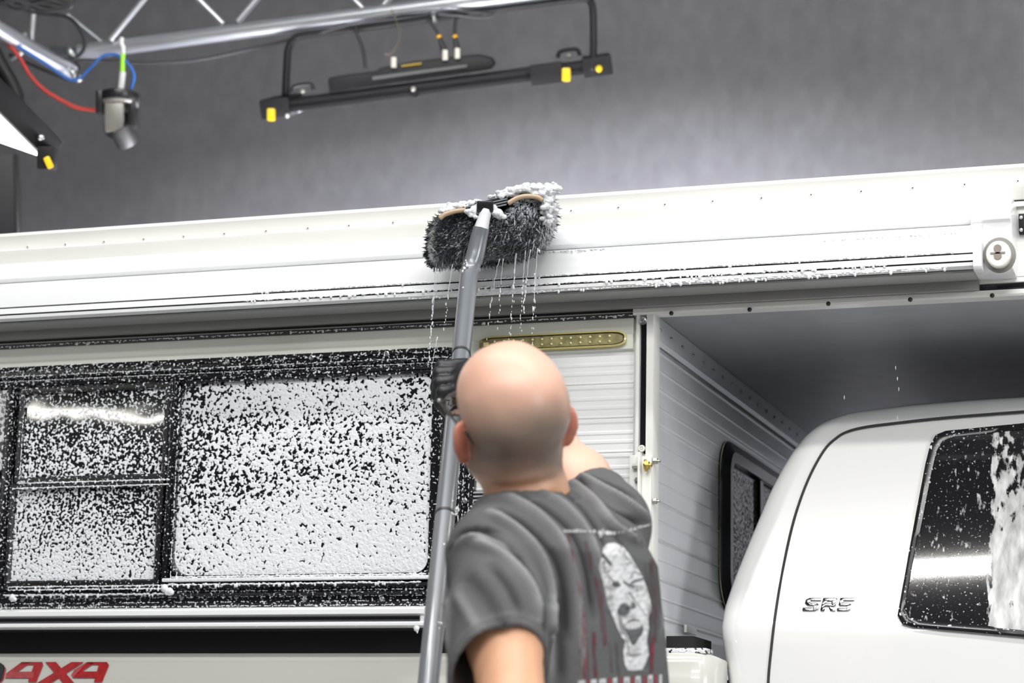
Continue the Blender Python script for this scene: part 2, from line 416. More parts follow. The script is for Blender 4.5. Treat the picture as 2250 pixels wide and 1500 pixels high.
# roof edge trim
zA, zB_, zC_ = zp(1300, 445), zp(1300, 471), zp(1300, 497)
rt = MB().prism([(W, ZR+0.012), (W-0.016, ZR+0.010), (W-0.020, ZR+0.002), (W-0.014, zA-0.004), (W-0.014, zB_+0.004), (W-0.018, zB_), (W-0.016, zB_-0.008), (W-0.006, zC_), (W, zC_-0.01)], XL, XR).obj('roof_trim', camper_white, camper, sharp=0.5)
zr_ = zp(1360, 456, 0.016)
rivs = [62, 145, 230, 317, 405, 494, 586, 678, 768, 865, 1256, 1360, 1462, 1567, 1674, 1783, 1893, 2006, 2120, 2237, 2354]
rb = MB().ball((0, 0, 0), 0.0050, 5, 8, (1, .6, 1)); rme = None
hb = MB().ball((0, -0.0030, 0), 0.0016, 4, 6, (1, .5, 1))
for px in rivs:
    X = xp(px, 541-0.0724*px+19, 0.014)
    r_ = MB().ball((0, 0, 0), 0.0050, 5, 8, (1, .6, 1)) if rme is None else None
    if rme is None:
        V = [np.array(v)+np.array([X, W-0.015, zr_]) for v in r_.V]
        o = obj('rivet', V, r_.F, camper_white, rt, True); rme = o; X0 = X
        o2 = obj('rivet_core', [np.array(v)+np.array([X, W-0.015, zr_]) for v in hb.V], hb.F, seam_dark, rt, True); rm2 = o2
    else:
        for q in (rme, rm2):
            c = q.copy(); COL.objects.link(c); c.location = q.location+Vector((X-X0, 0, 0))
# rail under the awning: black insert on the lower box
zi0, zi1 = zp(700, 707, .012), zp(700, 722, .012)
XV = xp(1396, 670)
MB().prism([(W, zi0+0.02), (W-0.012, zi0+0.02), (W-0.012, zi0), (W-0.007, zi0-0.001), (W-0.007, zi1+0.001), (W-0.012, zi1), (W-0.012, zi1-0.010), (W-0.002, zi1-0.012)], XL, XV).obj('upper_rail', mat('rail_grey', (0.06, 0.06, 0.06), 0.4), camper, sharp=0.5)
MB().prism([(W-0.006, zi0), (W-0.010, zi0-0.004), (W-0.010, zi1+0.004), (W-0.006, zi1)], XL, XV).obj('rail_insert', black_insert, camper)
MB().prism([(W, zi0+0.09), (W-0.006, zi0+0.09), (W-0.006, zi0+0.02), (W, zi0+0.02)], XL, XR).obj('fascia_panel', camper_white, camper)
# trim and black insert along the bottom edge of the cabover
z1_, z2_, z3_ = zp(1700, 647, .016), zp(1700, 662, .016), zp(1700, 672, .016)
MB().prism([(W, z1_+0.012), (W-0.014, z1_+0.010), (W-0.016, z1_), (W-0.008, z1_-0.001), (W-0.008, z2_+0.001), (W-0.016, z2_), (W-0.018, z3_), (W-0.016, z3_-0.004), (W+0.02, z3_-0.004), (W+0.02, z3_)], XV, XR).obj('cabover_trim', camper_white, camper, sharp=0.5)
MB().prism([(W-0.007, z1_), (W-0.013, z1_-0.004), (W-0.013, z2_+0.004), (W-0.007, z2_)], XV+0.006, XR).obj('cabover_insert', black_insert, camper, sharp=0.5)
for px, py in ((1475, 688), (1647, 680), (1820, 667), (2000, 658), (2180, 649)):
    p = PZ(px, py, z3_-0.006); MB().ball(p, 0.005, 4, 8).obj('screw', black_rubber, camper, smooth=True)
# front corner post
xa, xb, xc, xd = xp(1397, 850, .012), xp(1404.5, 850, .012), xp(1420, 850, .012), xp(1435, 850, .012)
zpt, zpb = zp(1412, 690, .012), zp(1411, 992, .012)
def vprism(prof, z0, z1):
    n = len(prof); V = [(x, y, z0) for x, y in prof]+[(x, y, z1) for x, y in prof]
    return MB().add(V, [(i, (i+1) % n, n+(i+1) % n, n+i) for i in range(n)]+[tuple(range(n)), tuple(range(n, 2*n))])
vprism([(xa, W), (xa, W-0.012), (xb, W-0.013), (xb, W-0.006), (xc, W-0.006), (xc, W-0.013), (xd, W-0.014), (xd+0.002, W-0.010), (xd+0.002, W+0.03), (xd-.004, W+0.03)], ZB, zpt).obj('corner_post', camper_white, camper, sharp=0.5)
vprism([(xb, W-0.005), (xb+.003, W-0.010), (xc-.003, W-0.010), (xc, W-0.005)], zpb+0.012, zpt-0.006).obj('post_insert', black_insert, camper, sharp=0.5)
MB().poly([(xb, W-0.0075, zpb+0.012), (xc, W-0.0075, zpb+0.012), (xc, W-0.0075, zpb-0.004), (xc-.004, W-0.0075, zpb-0.004)], (0, .004, 0)).obj('insert_tip', black_insert, camper)
def washer_screw(px, py, off, r, parent, m=metal_bright, name='screw'):
    c = PY(px, py, W-off); mb = MB(); n = 20; V = []
    for rad, y in ((r, 0.0), (r*.9, -.0025), (r*.55, -.003), (r*.5, -.0008), (r*.28, -.0008), (r*.2, -.004), (0.0001, -.0042)):
        V += [c+np.array([rad*math.cos(2*math.pi*k/n), y, rad*math.sin(2*math.pi*k/n)]) for k in range(n)]
    F = [(i*n+k, i*n+(k+1) % n, (i+1)*n+(k+1) % n, (i+1)*n+k) for i in range(6) for k in range(n)]
    return mb.add(V, F).obj(name, m, parent, sharp=0.5)
washer_screw(1413, 672, .014, .0075, camper); washer_screw(1413, 705, .012, .0085, camper); washer_screw(1410, 985, .013, .0075, camper, camper_white)
# turnbuckle bracket with bolts below the post
c0, c1_ = PY(1384, 1000, W-.016), PY(1409, 1380, W-.016)
br = MB().box(c0[0], xb+.004, W-.018, W-.012, c1_[2], c0[2]).box(xb+.004, xb+.009, W-.034, W-.012, c1_[2], c0[2]+.004).box(xb+.009, xd, W-.019, W-.013, c1_[2], c0[2]-.003).obj('mounting_bracket', camper_white, camper, bevel=.0015)
def hexbolt(px, py, off, r, m, ln=.006, name='bolt', axis='y', wash=None):
    c = PY(px, py, W-off); ax = np.array([0, -1, 0]) if axis == 'y' else np.array([1, 0, 0]); up = np.array([0, 0, 1]); sd = np.cross(ax, up)
    mb = MB(); V = []
    for t in (0, ln): V += [c+ax*t+r*(math.cos(k*math.pi/3)*sd+math.sin(k*math.pi/3)*up) for k in range(6)]
    mb.add(V, [(k, (k+1) % 6, 6+(k+1) % 6, 6+k) for k in range(6)]+[(0, 1, 2, 3, 4, 5), (6, 7, 8, 9, 10, 11)])
    if wash: mb.tube([c-ax*.001, c+ax*.002], wash, 16)
    mb.tube([c, c+ax*(ln+.006)], r*.5, 10)
    return mb.obj(name, m, br, sharp=.5)
hexbolt(1390, 1024, .024, .006, mat('steel', (.5, .48, .45), .35, metal=1), .012, axis='x')
hexbolt(1418, 1022, .030, .009, brass, .008, axis='x', wash=.013)
hexbolt(1436, 1013, .012, .0065, mat('steel', (.5, .48, .45)), .008, axis='x')
hexbolt(1401, 1055, .018, .0065, mat('steel', (.5, .48, .45)), .004)
hexbolt(1436, 1101, .012, .0065, mat('steel', (.5, .48, .45)), .007, axis='x')
# front wall of the lower box (faces the cab), plane x = XF
XF = XC
def corr2(z0, z1, pitch, depth):
    pts = []; z = z1
    while z > z0:
        for f, d in ((0, 0), (.06, 1), (.12, .25), (.50, .25), (.55, .7), (.60, .25), (.94, .25)):
            if z-f*pitch > z0: pts.append((d*depth, z-f*pitch))
        z -= pitch
    return pts
c2 = corr2(ZB-0.02, ZO-0.065, 0.079, 0.0028)
sheet('front_corrugated_wall', c2, lambda d, z, y: (XF+0.001+d, y, z), W+0.03, W+2.08, mat('front_wall_white', (0.77, 0.79, 0.82), 0.3, coat=0.3, bump=.06, bscale=150, var=.04, vscale=10), camper)
fl = MB().prism([(0, 0)], 0, 0) if False else MB()
fl.add([(XF+.001, W+.02, ZO-.001), (XF+.009, W+.02, ZO-.001), (XF+.009, W+.02, ZO-.05), (XF+.003, W+.02, ZO-.058), (XF+.001, W+2.1, ZO-.001), (XF+.009, W+2.1, ZO-.001), (XF+.009, W+2.1, ZO-.05), (XF+.003, W+2.1, ZO-.058)],
       [(0, 1, 5, 4), (1, 2, 6, 5), (2, 3, 7, 6), (0, 3, 2, 1), (4, 5, 6, 7)])
fw = fl.obj('front_flange', mat('front_wall_white', (0, 0, 0)), camper)
sm = None
for i in range(22):
    y = W+.05+i*.092
    if sm is None:
        sm = MB().ball((XF+.010, y, ZO-.028), .0042, 4, 8).obj('flange_screw', mat('steel', (0, 0, 0)), fw, smooth=True)
    else:
        c = sm.copy(); COL.objects.link(c); c.location.y += i*.092
MB().box(XF-.005, XF+.012, W+.0, W+2.1, ZB-.03, ZB+.0).obj('front_skirt', siding_white, camper)
pb = PX(1505, 1372, XF+.01); pc = PX(1522, 1394, XF+.01)
MB().box(XF+.008, XF+.014, min(pb[1], pc[1]), max(pb[1], pc[1])+.02, pc[2], pb[2]).obj('skirt_plate', camper_white, camper, bevel=.001)
# window in the front wall
wz0, wz1 = PX(1600, 1330, XF)[2], PX(1602, 985, XF)[2]; wy0, wy1 = PX(1578, 1150, XF)[1], PX(1578, 1150, XF)[1]+1.1
def yz_frame(name, rect, prof, m, parent, r):
    y0, y1, z0, z1 = rect; loops = [[(x, y, z) for y, z in rrect(y0+i, y1-i, z0+i, z1-i, max(r-i, .004))] for i, x in prof]
    V = [p for l in loops for p in l]; n = len(loops[0])
    return MB().add(V, [(i*n+k, i*n+(k+1) % n, (i+1)*n+(k+1) % n, (i+1)*n+k) for i in range(len(loops)-1) for k in range(n)]).obj(name, m, parent, sharp=.5)
fwin = yz_frame('front_window', (wy0, wy1, wz0, wz1), [(-.012, XF+.006), (-.010, XF+.012), (0, XF+.016), (.015, XF+.026), (.04, XF+.026), (.045, XF+.012), (.06, XF+.012)], black_rubber, camper, .07)
yz_frame('sealant', (wy0-.012, wy1+.012, wz0-.012, wz1+.012), [(0, XF+.007), (.004, XF+.011), (.010, XF+.009)], mat('aged_sealant', (.62, .56, .38), .6), fwin, .08)
fpane = foam_mat('foamy_front_glass', (.03, .032, .035), .06, (wz0, .44, wz1, .56, 0, 0, 1, 0), 120, 1, (.35, .35, .36))
ym = wy0+.33
MB().box(XF+.013, XF+.015, wy0+.05, ym, wz0+.05, wz1-.05).obj('pane', fpane, fwin)
MB().box(XF+.013, XF+.015, ym+.03, wy0+.66, wz0+.05, wz1-.05).obj('pane', fpane, fwin)
MB().box(XF+.013, XF+.015, wy0+.69, wy1-.05, wz0+.05, wz1-.05).obj('pane', fpane, fwin)
MB().box(XF+.010, XF+.024, ym, ym+.03, wz0+.045, wz1-.045).obj('mullion', black_rubber, fwin)
MB().box(XF+.010, XF+.024, wy0+.66, wy0+.69, wz0+.045, wz1-.045).obj('mullion', black_rubber, fwin)

# ---- side window
wx0, wx1 = xp(-330, 1000), xp(1040, 1000, .02); wzt, wzb = zp(900, 768, .012), zp(500, 1333, .012)
frame_foam = foam_mat('foam_flecked_black_frame', (.010, .010, .012), .22, (wzb, .645, wzt, .615, 0, 0, 1, 0), 170, 1, vary=.06)
prof = [(-.002, W-.001), (-.002, W-.014), (.008, W-.018), (.010, W-.014), (.020, W-.014), (.023, W-.024), (.028, W-.026), (.031, W-.020), (.036, W-.020), (.040, W-.028), (.047, W-.030), (.050, W-.016), (.056, W-.014)]
win = frame('side_window', (wx0, wx1, wzb, wzt), prof, frame_foam, camper, r=.075, sharp=.4)
def X_(px, py): return xp(px, py, .014)
def Z_(px, py): return zp(px, py, .014)
bk = MB().box(wx0+.03, wx1-.03, W-.008, W-.004, wzb+.03, wzt-.03).obj('window_backing', dark_void, win)
# main fixed pane with its own raised frame
mx0, mx1, mz0, mz1 = X_(388, 1050), X_(947, 1000), Z_(650, 1262), Z_(650, 832)
inner = frame('fixed_frame', (mx0-.006, mx1+.036, mz0-.012, mz1+.010), [(0, W-.010), (0, W-.026), (.006, W-.028), (.012, W-.026), (.012, W-.013)], frame_foam, win, r=.055)
fr_bar = MB().box(mx1+.002, wx1-.05, W-.020, W-.008, mz0, mz1).obj('side_filler', frame_foam, win)
pane_main = foam_mat('foamy_glass_main', (.012, .013, .016), .05, (mz0, -.085, mz0+.21, .050, mx0, .462, mx0+.26, .372), 132, 1.0, vary=.10)
r = rrect(mx0, mx1, mz0, mz1, .03); MB().poly([(x, W-.016, z) for x, z in r], (0, .003, 0)).obj('glass_pane', pane_main, win)
# centre sashes
sx0, sx1 = X_(46, 1000), X_(363, 1000)
uz0, uz1 = Z_(200, 1046), Z_(200, 862); lz0, lz1 = Z_(200, 1275), Z_(200, 1074)
pane_up = foam_mat('foamy_glass_upper', (.014, .014, .016), .03, (uz0, .505, uz1, .56, 0, 0, 1, 0), 150, 1.0, vary=.10)
pane_lo = foam_mat('foamy_glass_lower', (.014, .014, .016), .03, (lz0, .38, lz1, .53, 0, 0, 1, 0), 145, 1.0, vary=.12)
def sash(name, x0, x1, z0, z1, pm, bw=.014):
    f = frame(name, (x0-bw, x1+bw, z0-bw, z1+bw), [(0, W-.010), (0, W-.030), (.003, W-.032), (bw-.004, W-.032), (bw, W-.028), (bw, W-.018)], frame_foam, win, r=.008)
    return f
sash('upper_sash', sx0+.010, sx1, uz0, uz1, pane_up)
MB().box(sx0+.008, sx1, W-.022, W-.018, uz0, uz1).obj('glass_pane', pane_up, win)
sash('lower_sash', sx0, sx1-.006, lz0, lz1, pane_lo)
MB().box(sx0, sx1-.006, W-.022, W-.018, lz0, lz1).obj('glass_pane', pane_lo, win)
MB().box(sx0-.03, sx1+.03, W-.024, W-.010, uz1+.014, wzt-.045).obj('head_rail', foam_mat('foam_flecked_head', (.016, .014, .018), .3, (wzb, .52, wzt, .52, 0, 0, 1, 0), 130, 1, vary=.05), win)
MB().box(sx1+.016, mx0-.004, W-.034, W-.008, wzb+.045, wzt-.045).obj('mullion', frame_foam, win, bevel=.003)
MB().box(sx0-.036, sx0-.016, W-.034, W-.008, wzb+.045, wzt-.045).obj('mullion', frame_foam, win, bevel=.003)
lx0, lx1 = wx0+.06, sx0-.040
MB().box(lx0, lx1, W-.022, W-.018, lz0, lz1+.03).obj('glass_pane', pane_lo, win)
MB().box(lx0, lx1, W-.022, W-.018, lz1+.045, uz1+.012).obj('glass_pane', foam_mat('foamy_glass_left', (.05, .045, .035), .1, (uz0, .47, uz1, .50, 0, 0, 1, 0), 120, 1.0), win)
for i, (px, py) in enumerate(((180, 811), (330, 803), (500, 795), (685, 786), (850, 777), (520, 1310), (670, 1317), (400, 1312), (50, 1316), (200, 1314), (840, 1316), (1022, 1100), (1020, 1010))):
    washer_screw(px, py, .015, .0062, win, metal_bright, 'frame_screw')
# sill ledge inside the window bottom, white with foam
MB().box(mx0-.01, mx1+.03, W-.040, W-.018, Z_(650, 1277), Z_(650, 1269)).obj('sill_bead', foam_white, win, bevel=.002)
# lower moulding: white rail with a glossy black insert
q = [zp(500, y, .03) for y in (1334, 1352, 1367, 1377)]
XE = xp(931, 1360, .03)
MB().prism([(W, q[0]+.004), (W-.022, q[0]), (W-.030, q[0]-.006), (W-.030, q[1]+.002), (W-.026, q[1]), (W-.024, q[1]-.002), (W-.024, q[2]+.001), (W-.027, q[2]), (W-.031, q[2]-.003), (W-.031, q[3]+.002), (W-.027, q[3]), (W, q[3])], XL, XE).obj('lower_moulding', awning_white, camper, sharp=.5)
MB().prism([(W-.022, q[1]-.001), (W-.029, q[1]-.004), (W-.029, q[2]+.004), (W-.022, q[2]+.001)], XL, XE-.01).obj('moulding_insert', black_insert, camper, sharp=.5)
MB().box(XL, XC, W+.05, W+.12, ZB-.095, ZB-.0).obj('gap_shade_strip', dark_void, camper)  # black strip put in for the shade in the gap under the camper
MB().box(XL, XC, W+.0, W+.06, ZB-.006, ZB).obj('wing_floor', dark_void, camper)
MB().box(XL, XC-.02, W-.012, W+.004, ZB-.004, ZB+.03).obj('lower_flange', siding_white, camper)
# black vent partly behind the head
v0, v1 = PY(1036, 1078, W-.02), PY(1110, 1118, W-.02)
vt = MB().box(v0[0], v1[0], W-.012, W-.004, v1[2], v0[2])
vt.obj('side_vent', mat('vent_grey', (.10, .10, .11), .5), camper)
for k in range(5):
    z = v1[2]+(v0[2]-v1[2])*(k+.5)/5
    MB().box(v0[0]+.004, v1[0]-.004, W-.020, W-.012, z-.0012, z+.0018).obj('vent_slat', mat('vent_light', (.45, .45, .47), .4), camper)
# amber/clear LED strip light
lt0, lt1 = PY(1052, 758, W-.02), PY(1376, 742, W-.02)
ltc = (lt0+lt1)/2; hw = (lt1[0]-lt0[0])/2; hh = .0155
amber = mat('aged_amber_lens', (.56, .47, .15), .10, coat=1.0, transm=0, spec=.6)
amber_in = mat('lens_inner', (.30, .27, .13), .15, coat=1.0, var=.35, vscale=60)
ring = []
for k in range(48):
    a = 2*math.pi*k/48; ca, sa = math.cos(a), math.sin(a)
    ring.append((math.copysign(abs(ca)**.16, ca)*hw, math.copysign(abs(sa)**.35, sa)*hh*(1.12-.36*abs(ca)**3)))
L = []
for s_, y in ((1.0, 0), (1.0, .008), (.985, .013), (.93, .015)):
    L += [(ltc[0]+x*(1-(1-s_)*(.25)), W-y-.009, ltc[2]+z*(s_ if s_ > .97 else .80)) for x, z in ring]
n = 48; F = [(i*n+k, i*n+(k+1) % n, (i+1)*n+(k+1) % n, (i+1)*n+k) for i in range(3) for k in range(n)]
lamp = MB().add(L, F).obj('marker_light', amber, camper, sharp=.6)
MB().poly([(ltc[0]+x*.955, W-.021, ltc[2]+z*.66) for x, z in ring], (0, .004, 0)).obj('lens_strip', amber_in, lamp)
ledm = mat('led_dot', (.80, .72, .36), .2, coat=1)
lb = None
for k in range(13):
    for s_ in (-1, 1):
        c = np.array([ltc[0]-hw*.78+k*hw*1.56/12, W-.0215, ltc[2]+s_*hh*.36])
        if lb is None: lb = MB().ball(c, .0028, 4, 8).obj('led', ledm, lamp, smooth=True); cb = c
        else:
            d = lb.copy(); COL.objects.link(d); d.location = Vector(c-cb)+lb.location
MB().box(ltc[0]-hw*.93, ltc[0]-hw*.86, W-.0235, W-.02, ltc[2]-.004, ltc[2]+.004).obj('lens_screw', ledm, lamp)
# black hinge near the right edge of the cabover
h0, h1 = PY(2238, 470, W-.01), PY(2275, 512, W-.01)
hg = MB().box(h0[0], h1[0], W-.012, W-.001, h1[2], h0[2]).obj('hatch_hinge', black_metal, camper, bevel=.001)
for py in (478, 505):
    MB().ball(PY(2244, py, W-.013), .0045, 4, 8).obj('hinge_rivet', metal_bright, hg, smooth=True)
s0 = PY(2216, 441, W-.004); MB().box(s0[0], XR, W-.006, W-.001, s0[2]-.004, s0[2]).obj('hatch_seam', dark_void, camper)
MB().box(s0[0]+.004, XR, W-.010, W-.001, s0[2]-.014, s0[2]-.004).obj('hatch_lip', camper_white, camper, bevel=.001)

# ---- awning
def ap(py, off, px=1300): return (W-off, zp(px, py, off))
AX0, AX1 = XL, xp(2146, 530, .12)
up_ = [(W-.004, ap(497, .055)[1]+.002), ap(497, .055), ap(503, .078), ap(512, .094), ap(523, .102), ap(534, .102), ap(542, .096), ap(545, .090), (W-.02, ap(560, .09)[1])]
awn = MB().prism(up_, AX0, AX1+.0).obj('awning', awning_white, camper, sharp=.6)
ld = [ap(545, .085), ap(545, .108), ap(547, .116), ap(552, .118), ap(602, .120), ap(602, .112), ap(605, .112), ap(605, .121), ap(618, .122), ap(619, .112), ap(621.5, .112), ap(622, .122), ap(629, .121), ap(633, .116)]
zl = ap(633, .116)[1]
ld += [(W-.105, zl-.001), (W-.100, zl+.004), (W-.06, zl+.002), (W-.058, zl-.002), (W-.03, zl-.002), (W-.03, ld[0][1])]
lid = MB().prism(ld, AX0, AX1-.004).obj('awning_lid', awning_white, awn, sharp=.45)
for a, b in ((602, 605.2), (618.6, 621.6)):
    MB().prism([ap(a, .1135), ap(a, .1125), ap(b, .1125), ap(b, .1135)], AX0, AX1-.006).obj('lid_groove', dark_void, awn)
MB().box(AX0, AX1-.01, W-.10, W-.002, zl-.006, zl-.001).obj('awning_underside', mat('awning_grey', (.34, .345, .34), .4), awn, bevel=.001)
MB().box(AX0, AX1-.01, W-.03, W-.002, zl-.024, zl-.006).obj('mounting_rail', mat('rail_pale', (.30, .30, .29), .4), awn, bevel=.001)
# lid end cap
e0, e1 = xp(2136, 520, .13), xp(2156, 520, .13)
ec = [(y-.004, z) for y, z in (ap(543, .100), ap(544, .118), ap(552, .122), ap(600, .124), ap(632, .124), ap(640, .118))]+[(W-.09, zl-.008), (W-.09, ap(545, .1)[1])]
MB().prism(ec, e0, e1).obj('lid_end_cap', awning_white, awn, bevel=.002)
# end housing: rounded body with a cranked lower pocket
ex0, ex1 = xp(2131, 480, .1), xp(2222, 480, .1)
eh = [(W-.002, ap(493, .06)[1]+.004), ap(493, .06), ap(500, .085), ap(511, .100), ap(524, .108), ap(536, .108), ap(543, .101), ap(550, .098), ap(585, .100), ap(625, .098), ap(640, .085), (W-.03, ap(640, .085)[1]-.004), (W-.002, ap(640, .085)[1]-.004)]
hs = MB().prism(eh, ex0, ex1).obj('end_housing', awning_white, awn, bevel=.006)
cc = PY(2196, 560, W-.104)
n = 28
def disc(c, rads, m, name, parent):
    V = []
    for rad, y in rads: V += [c+np.array([rad*math.cos(2*math.pi*k/n), y, rad*1.12*math.sin(2*math.pi*k/n)]) for k in range(n)]
    return MB().add(V, [(i*n+k, i*n+(k+1) % n, (i+1)*n+(k+1) % n, (i+1)*n+k) for i in range(len(rads)-1) for k in range(n)]).obj(name, m, parent, sharp=.5)
disc(cc, [(.031, .006), (.031, -.002), (.028, -.003), (.0001, -.003)], mat('housing_recess', (.22, .21, .19), .6), 'crank_recess', awn)
disc(cc+np.array([.000, 0, -.002]), [(.0235, -.001), (.0235, -.016), (.021, -.018), (.0001, -.018)], mat('ivory_plastic', (.78, .76, .70), .35), 'crank_boss', awn)
km = mat('keyhole_brown', (.25, .22, .19), .6)
for dz, rr_ in ((.009, .0075), (-.006, .0075)):
    MB().tube([cc+np.array([-.001, -.017, dz]), cc+np.array([-.001, -.0195, dz])], rr_, 16).obj('crank_hole', km, awn)
MB().box(cc[0]-.015, cc[0]+.013, cc[1]-.0195, cc[1]-.017, cc[2]-.002, cc[2]+.0015).obj('crank_slot', km, awn)

# ------------------------------------------------------------------ pickup truck
BYo = W+.035                               # bed side plane
truck = thing('pickup_truck', 'glossy white pickup truck carrying the camper, quarter window wet with foam', 'truck', (0.0, W+1.0, 0.0))
bt = PY(500, 1432, BYo)[2]; bx1 = PY(1572, 1460, BYo)[0]
bz = [PY(500, y, BYo)[2] for y in (1432, 1450, 1482, 1560)]
bprof = [(BYo+.10, bt-.004), (BYo+.012, bt-.002), (BYo+.002, bt-.010), (BYo, bz[1]), (BYo-.004, bz[1]-.004), (BYo-.008, bz[2]), (BYo-.010, bz[2]-.006), (BYo-.014, bz[3]), (BYo-.01, .85), (BYo+.02, .50), (BYo+.10, .45)]
V = []; nb = len(bprof); cols_x = [XL-.1]+[bx1-.05+.05*math.sin(t) for t in np.linspace(0, math.pi/2, 7)]
for i, x in enumerate(cols_x):
    t = 0 if i == 0 else (i-1)/6*math.pi/2
    V += [(x, y+.05*(1-math.cos(t)) if y < BYo+.09 else y, z-(.012*(1-math.cos(t)) if z > bz[2] else 0)) for y, z in bprof]
F = [(i*nb+k, i*nb+(k+1) % nb, (i+1)*nb+(k+1) % nb, (i+1)*nb+k) for i in range(len(cols_x)-1) for k in range(nb)]+[tuple(range(nb))[::-1], tuple((len(cols_x)-1)*nb+k for k in range(nb))]
bed = MB().add(V, F).obj('bed_side', bed_white_shaded, truck, sharp=.55)
MB().box(XL-.1, bx1-.005, BYo+.10, BYo+1.75, .45, bt-.05).obj('cargo_bed', black_metal, truck)
bs = MB().box(PY(1455, 1412, BYo)[0], PY(1549, 1412, BYo)[0], BYo+.012, BYo+.07, bt-.003, bt+.008)
bs.obj('bed_rail_cap', foam_mat('foam_flecked_cap', (.02, .02, .02), .4, (0, .47, 1, .47, 0, 0, 1, 0), 150, 1), truck, bevel=.002)
MB().box(PY(1450, 1395, BYo)[0], PY(1510, 1395, BYo)[0], BYo+.05, BYo+.20, bt-.01, bt+.035).obj('bed_rail_block', dark_void, truck)
# cab
Yb = W+.13
ZBELT = PY(1900, 1385, Yb)[2]
def Ys(z): return Yb+max(0.0, z-ZBELT)*.30+max(0.0, ZBELT-z)*(-.06)
def PS(px, py, off=0.0):
    Y = Yb
    for _ in range(12):
        p = PY(px, py, Y-off); Y = Ys(p[2])
    return p
edge_px = [(1612, 1700), (1603, 1540), (1590, 1440), (1583, 1378), (1590, 1335), (1612, 1270), (1640, 1200), (1665, 1140), (1690, 1080), (1715, 1032), (1742, 988), (1768, 955), (1792, 930), (1815, 914), (1840, 906)]
roof_px = [(1840, 906), (1900, 898), (2000, 886), (2120, 876), (2250, 868), (2420, 857)]
e3 = [PS(*p, off=-.03) for p in edge_px]; r3 = [PS(*p, off=-.05) for p in roof_px]
ez = np.array([p[2] for p in e3]); ex = np.array([p[0] for p in e3])
rx = np.array([p[0] for p in r3]); rz = np.array([p[2] for p in r3])
CX1 = 0.55
def roofz(x): return float(np.interp(x, rx, rz))
def edgex(z): return float(np.interp(z, ez, ex))
NZ, NX = 70, 60; Rr, Rt = .045, .075
zlo = .55
grid = []
for i in range(NZ+1):
    fz = 1-(1-i/NZ)**1.6
    row = []
    for j in range(NX+1):
        fx = (j/NX)**1.9
        zt = roofz(ex[-1]); z = zlo+(zt-zlo)*fz
        xe = edgex(z); x = xe+(CX1-xe)*fx
        z2 = zlo+(roofz(x)-zlo)*fz
        dx = x-xe; dz = roofz(x)-z2
        y = Ys(z2)
        if dx < Rr: y += Rr*(1-math.sqrt(max(0, 1-(1-dx/Rr)**2)))
        if dz < Rt: y += Rt*(1-math.sqrt(max(0, 1-(1-dz/Rt)**2)))
        row.append((x, y, z2))
    grid.append(row)
V = [p for r_ in grid for p in r_]; C = NX+1
F = [(i*C+j, i*C+j+1, (i+1)*C+j+1, (i+1)*C+j) for i in range(NZ) for j in range(NX)]
# back of the cab and roof, carried across to the far side
mid = W+.13+.92; nV = len(V)
for i in range(NZ+1): V.append((V[i*C][0]+.03, V[i*C][1]+.09, V[i*C][2]))
for i in range(NZ+1): V.append((V[i*C][0]+.05, 2*mid-V[i*C][1], V[i*C][2]))
for i in range(NZ):
    F.append((i*C, (i+1)*C, nV+i+1, nV+i)); F.append((nV+i, nV+i+1, nV+NZ+1+i+1, nV+NZ+1+i))
nR = len(V)
for j in range(C): V.append((V[NZ*C+j][0], V[NZ*C+j][1]+.10, V[NZ*C+j][2]+.022))
for j in range(C): V.append((V[NZ*C+j][0], 2*mid-V[NZ*C+j][1], V[NZ*C+j][2]+.022))
for j in range(NX):
    F.append((NZ*C+j, NZ*C+j+1, nR+j+1, nR+j)); F.append((nR+j, nR+j+1, nR+C+j+1, nR+C+j))
cab = obj('cab', V, F, paint_white, truck, True)
def surf_pts(px_pts, off): return [PS(x, y, off) for x, y in px_pts]
seam_px = [(1690, 1560), (1688, 1500), (1694, 1430), (1705, 1340), (1722, 1240), (1745, 1140), (1775, 1055), (1810, 990), (1838, 962), (1862, 948), (1900, 938), (1960, 930), (2080, 917), (2260, 903), (2380, 893)]
sp = surf_pts(spline([(a, b) for a, b in seam_px], 5), .001)
MB().tube(sp, .0028, 8).obj('door_seam', seam_dark, truck, smooth=True)
# quarter window
gl_px = [(1972, 1352), (1990, 1250), (2012, 1130), (2033, 1020), (2044, 976), (2056, 955), (2078, 946), (2120, 942), (2260, 928), (2420, 914), (2420, 1440), (2260, 1400), (2120, 1387), (2010, 1378), (1982, 1370)]
cpx, cpy = 2180, 1170
def scaled(k, off):
    return surf_pts([(x+(cpx-x)*0+np.sign(cpx-x)*min(abs(cpx-x), k), y+np.sign(cpy-y)*min(abs(cpy-y), k)) for x, y in gl_dense], off)
gl_dense = []
for i in range(len(gl_px)):
    a = np.array(gl_px[i]); b = np.array(gl_px[(i+1) % len(gl_px)]); m_ = max(1, int(np.linalg.norm(b-a)//25))
    gl_dense += [tuple(a+(b-a)*k/m_) for k in range(m_)]
loops = [scaled(0, .0), scaled(0, .006), scaled(6, .009), scaled(14, .007), scaled(17, .003)]
n = len(gl_dense); V = [p for l in loops for p in l]
qw = MB().add(V, [(i*n+k, i*n+(k+1) % n, (i+1)*n+(k+1) % n, (i+1)*n+k) for i in range(len(loops)-1) for k in range(n)]).obj('quarter_window', foam_mat('foam_flecked_gasket', (.010, .010, .012), .2, (0, .67, 1, .67, 0, 0, 1, 0), 140, 1, vary=.05), truck, sharp=.6)
zg0, zg1 = PS(2100, 1370)[2], PS(2100, 960)[2]; xg = PS(2175, 1200)[0]
gl = bpy.data.materials.new('wet_privacy_glass'); gl.use_nodes = True; nt = gl.node_tree; Ln = nt.links.new
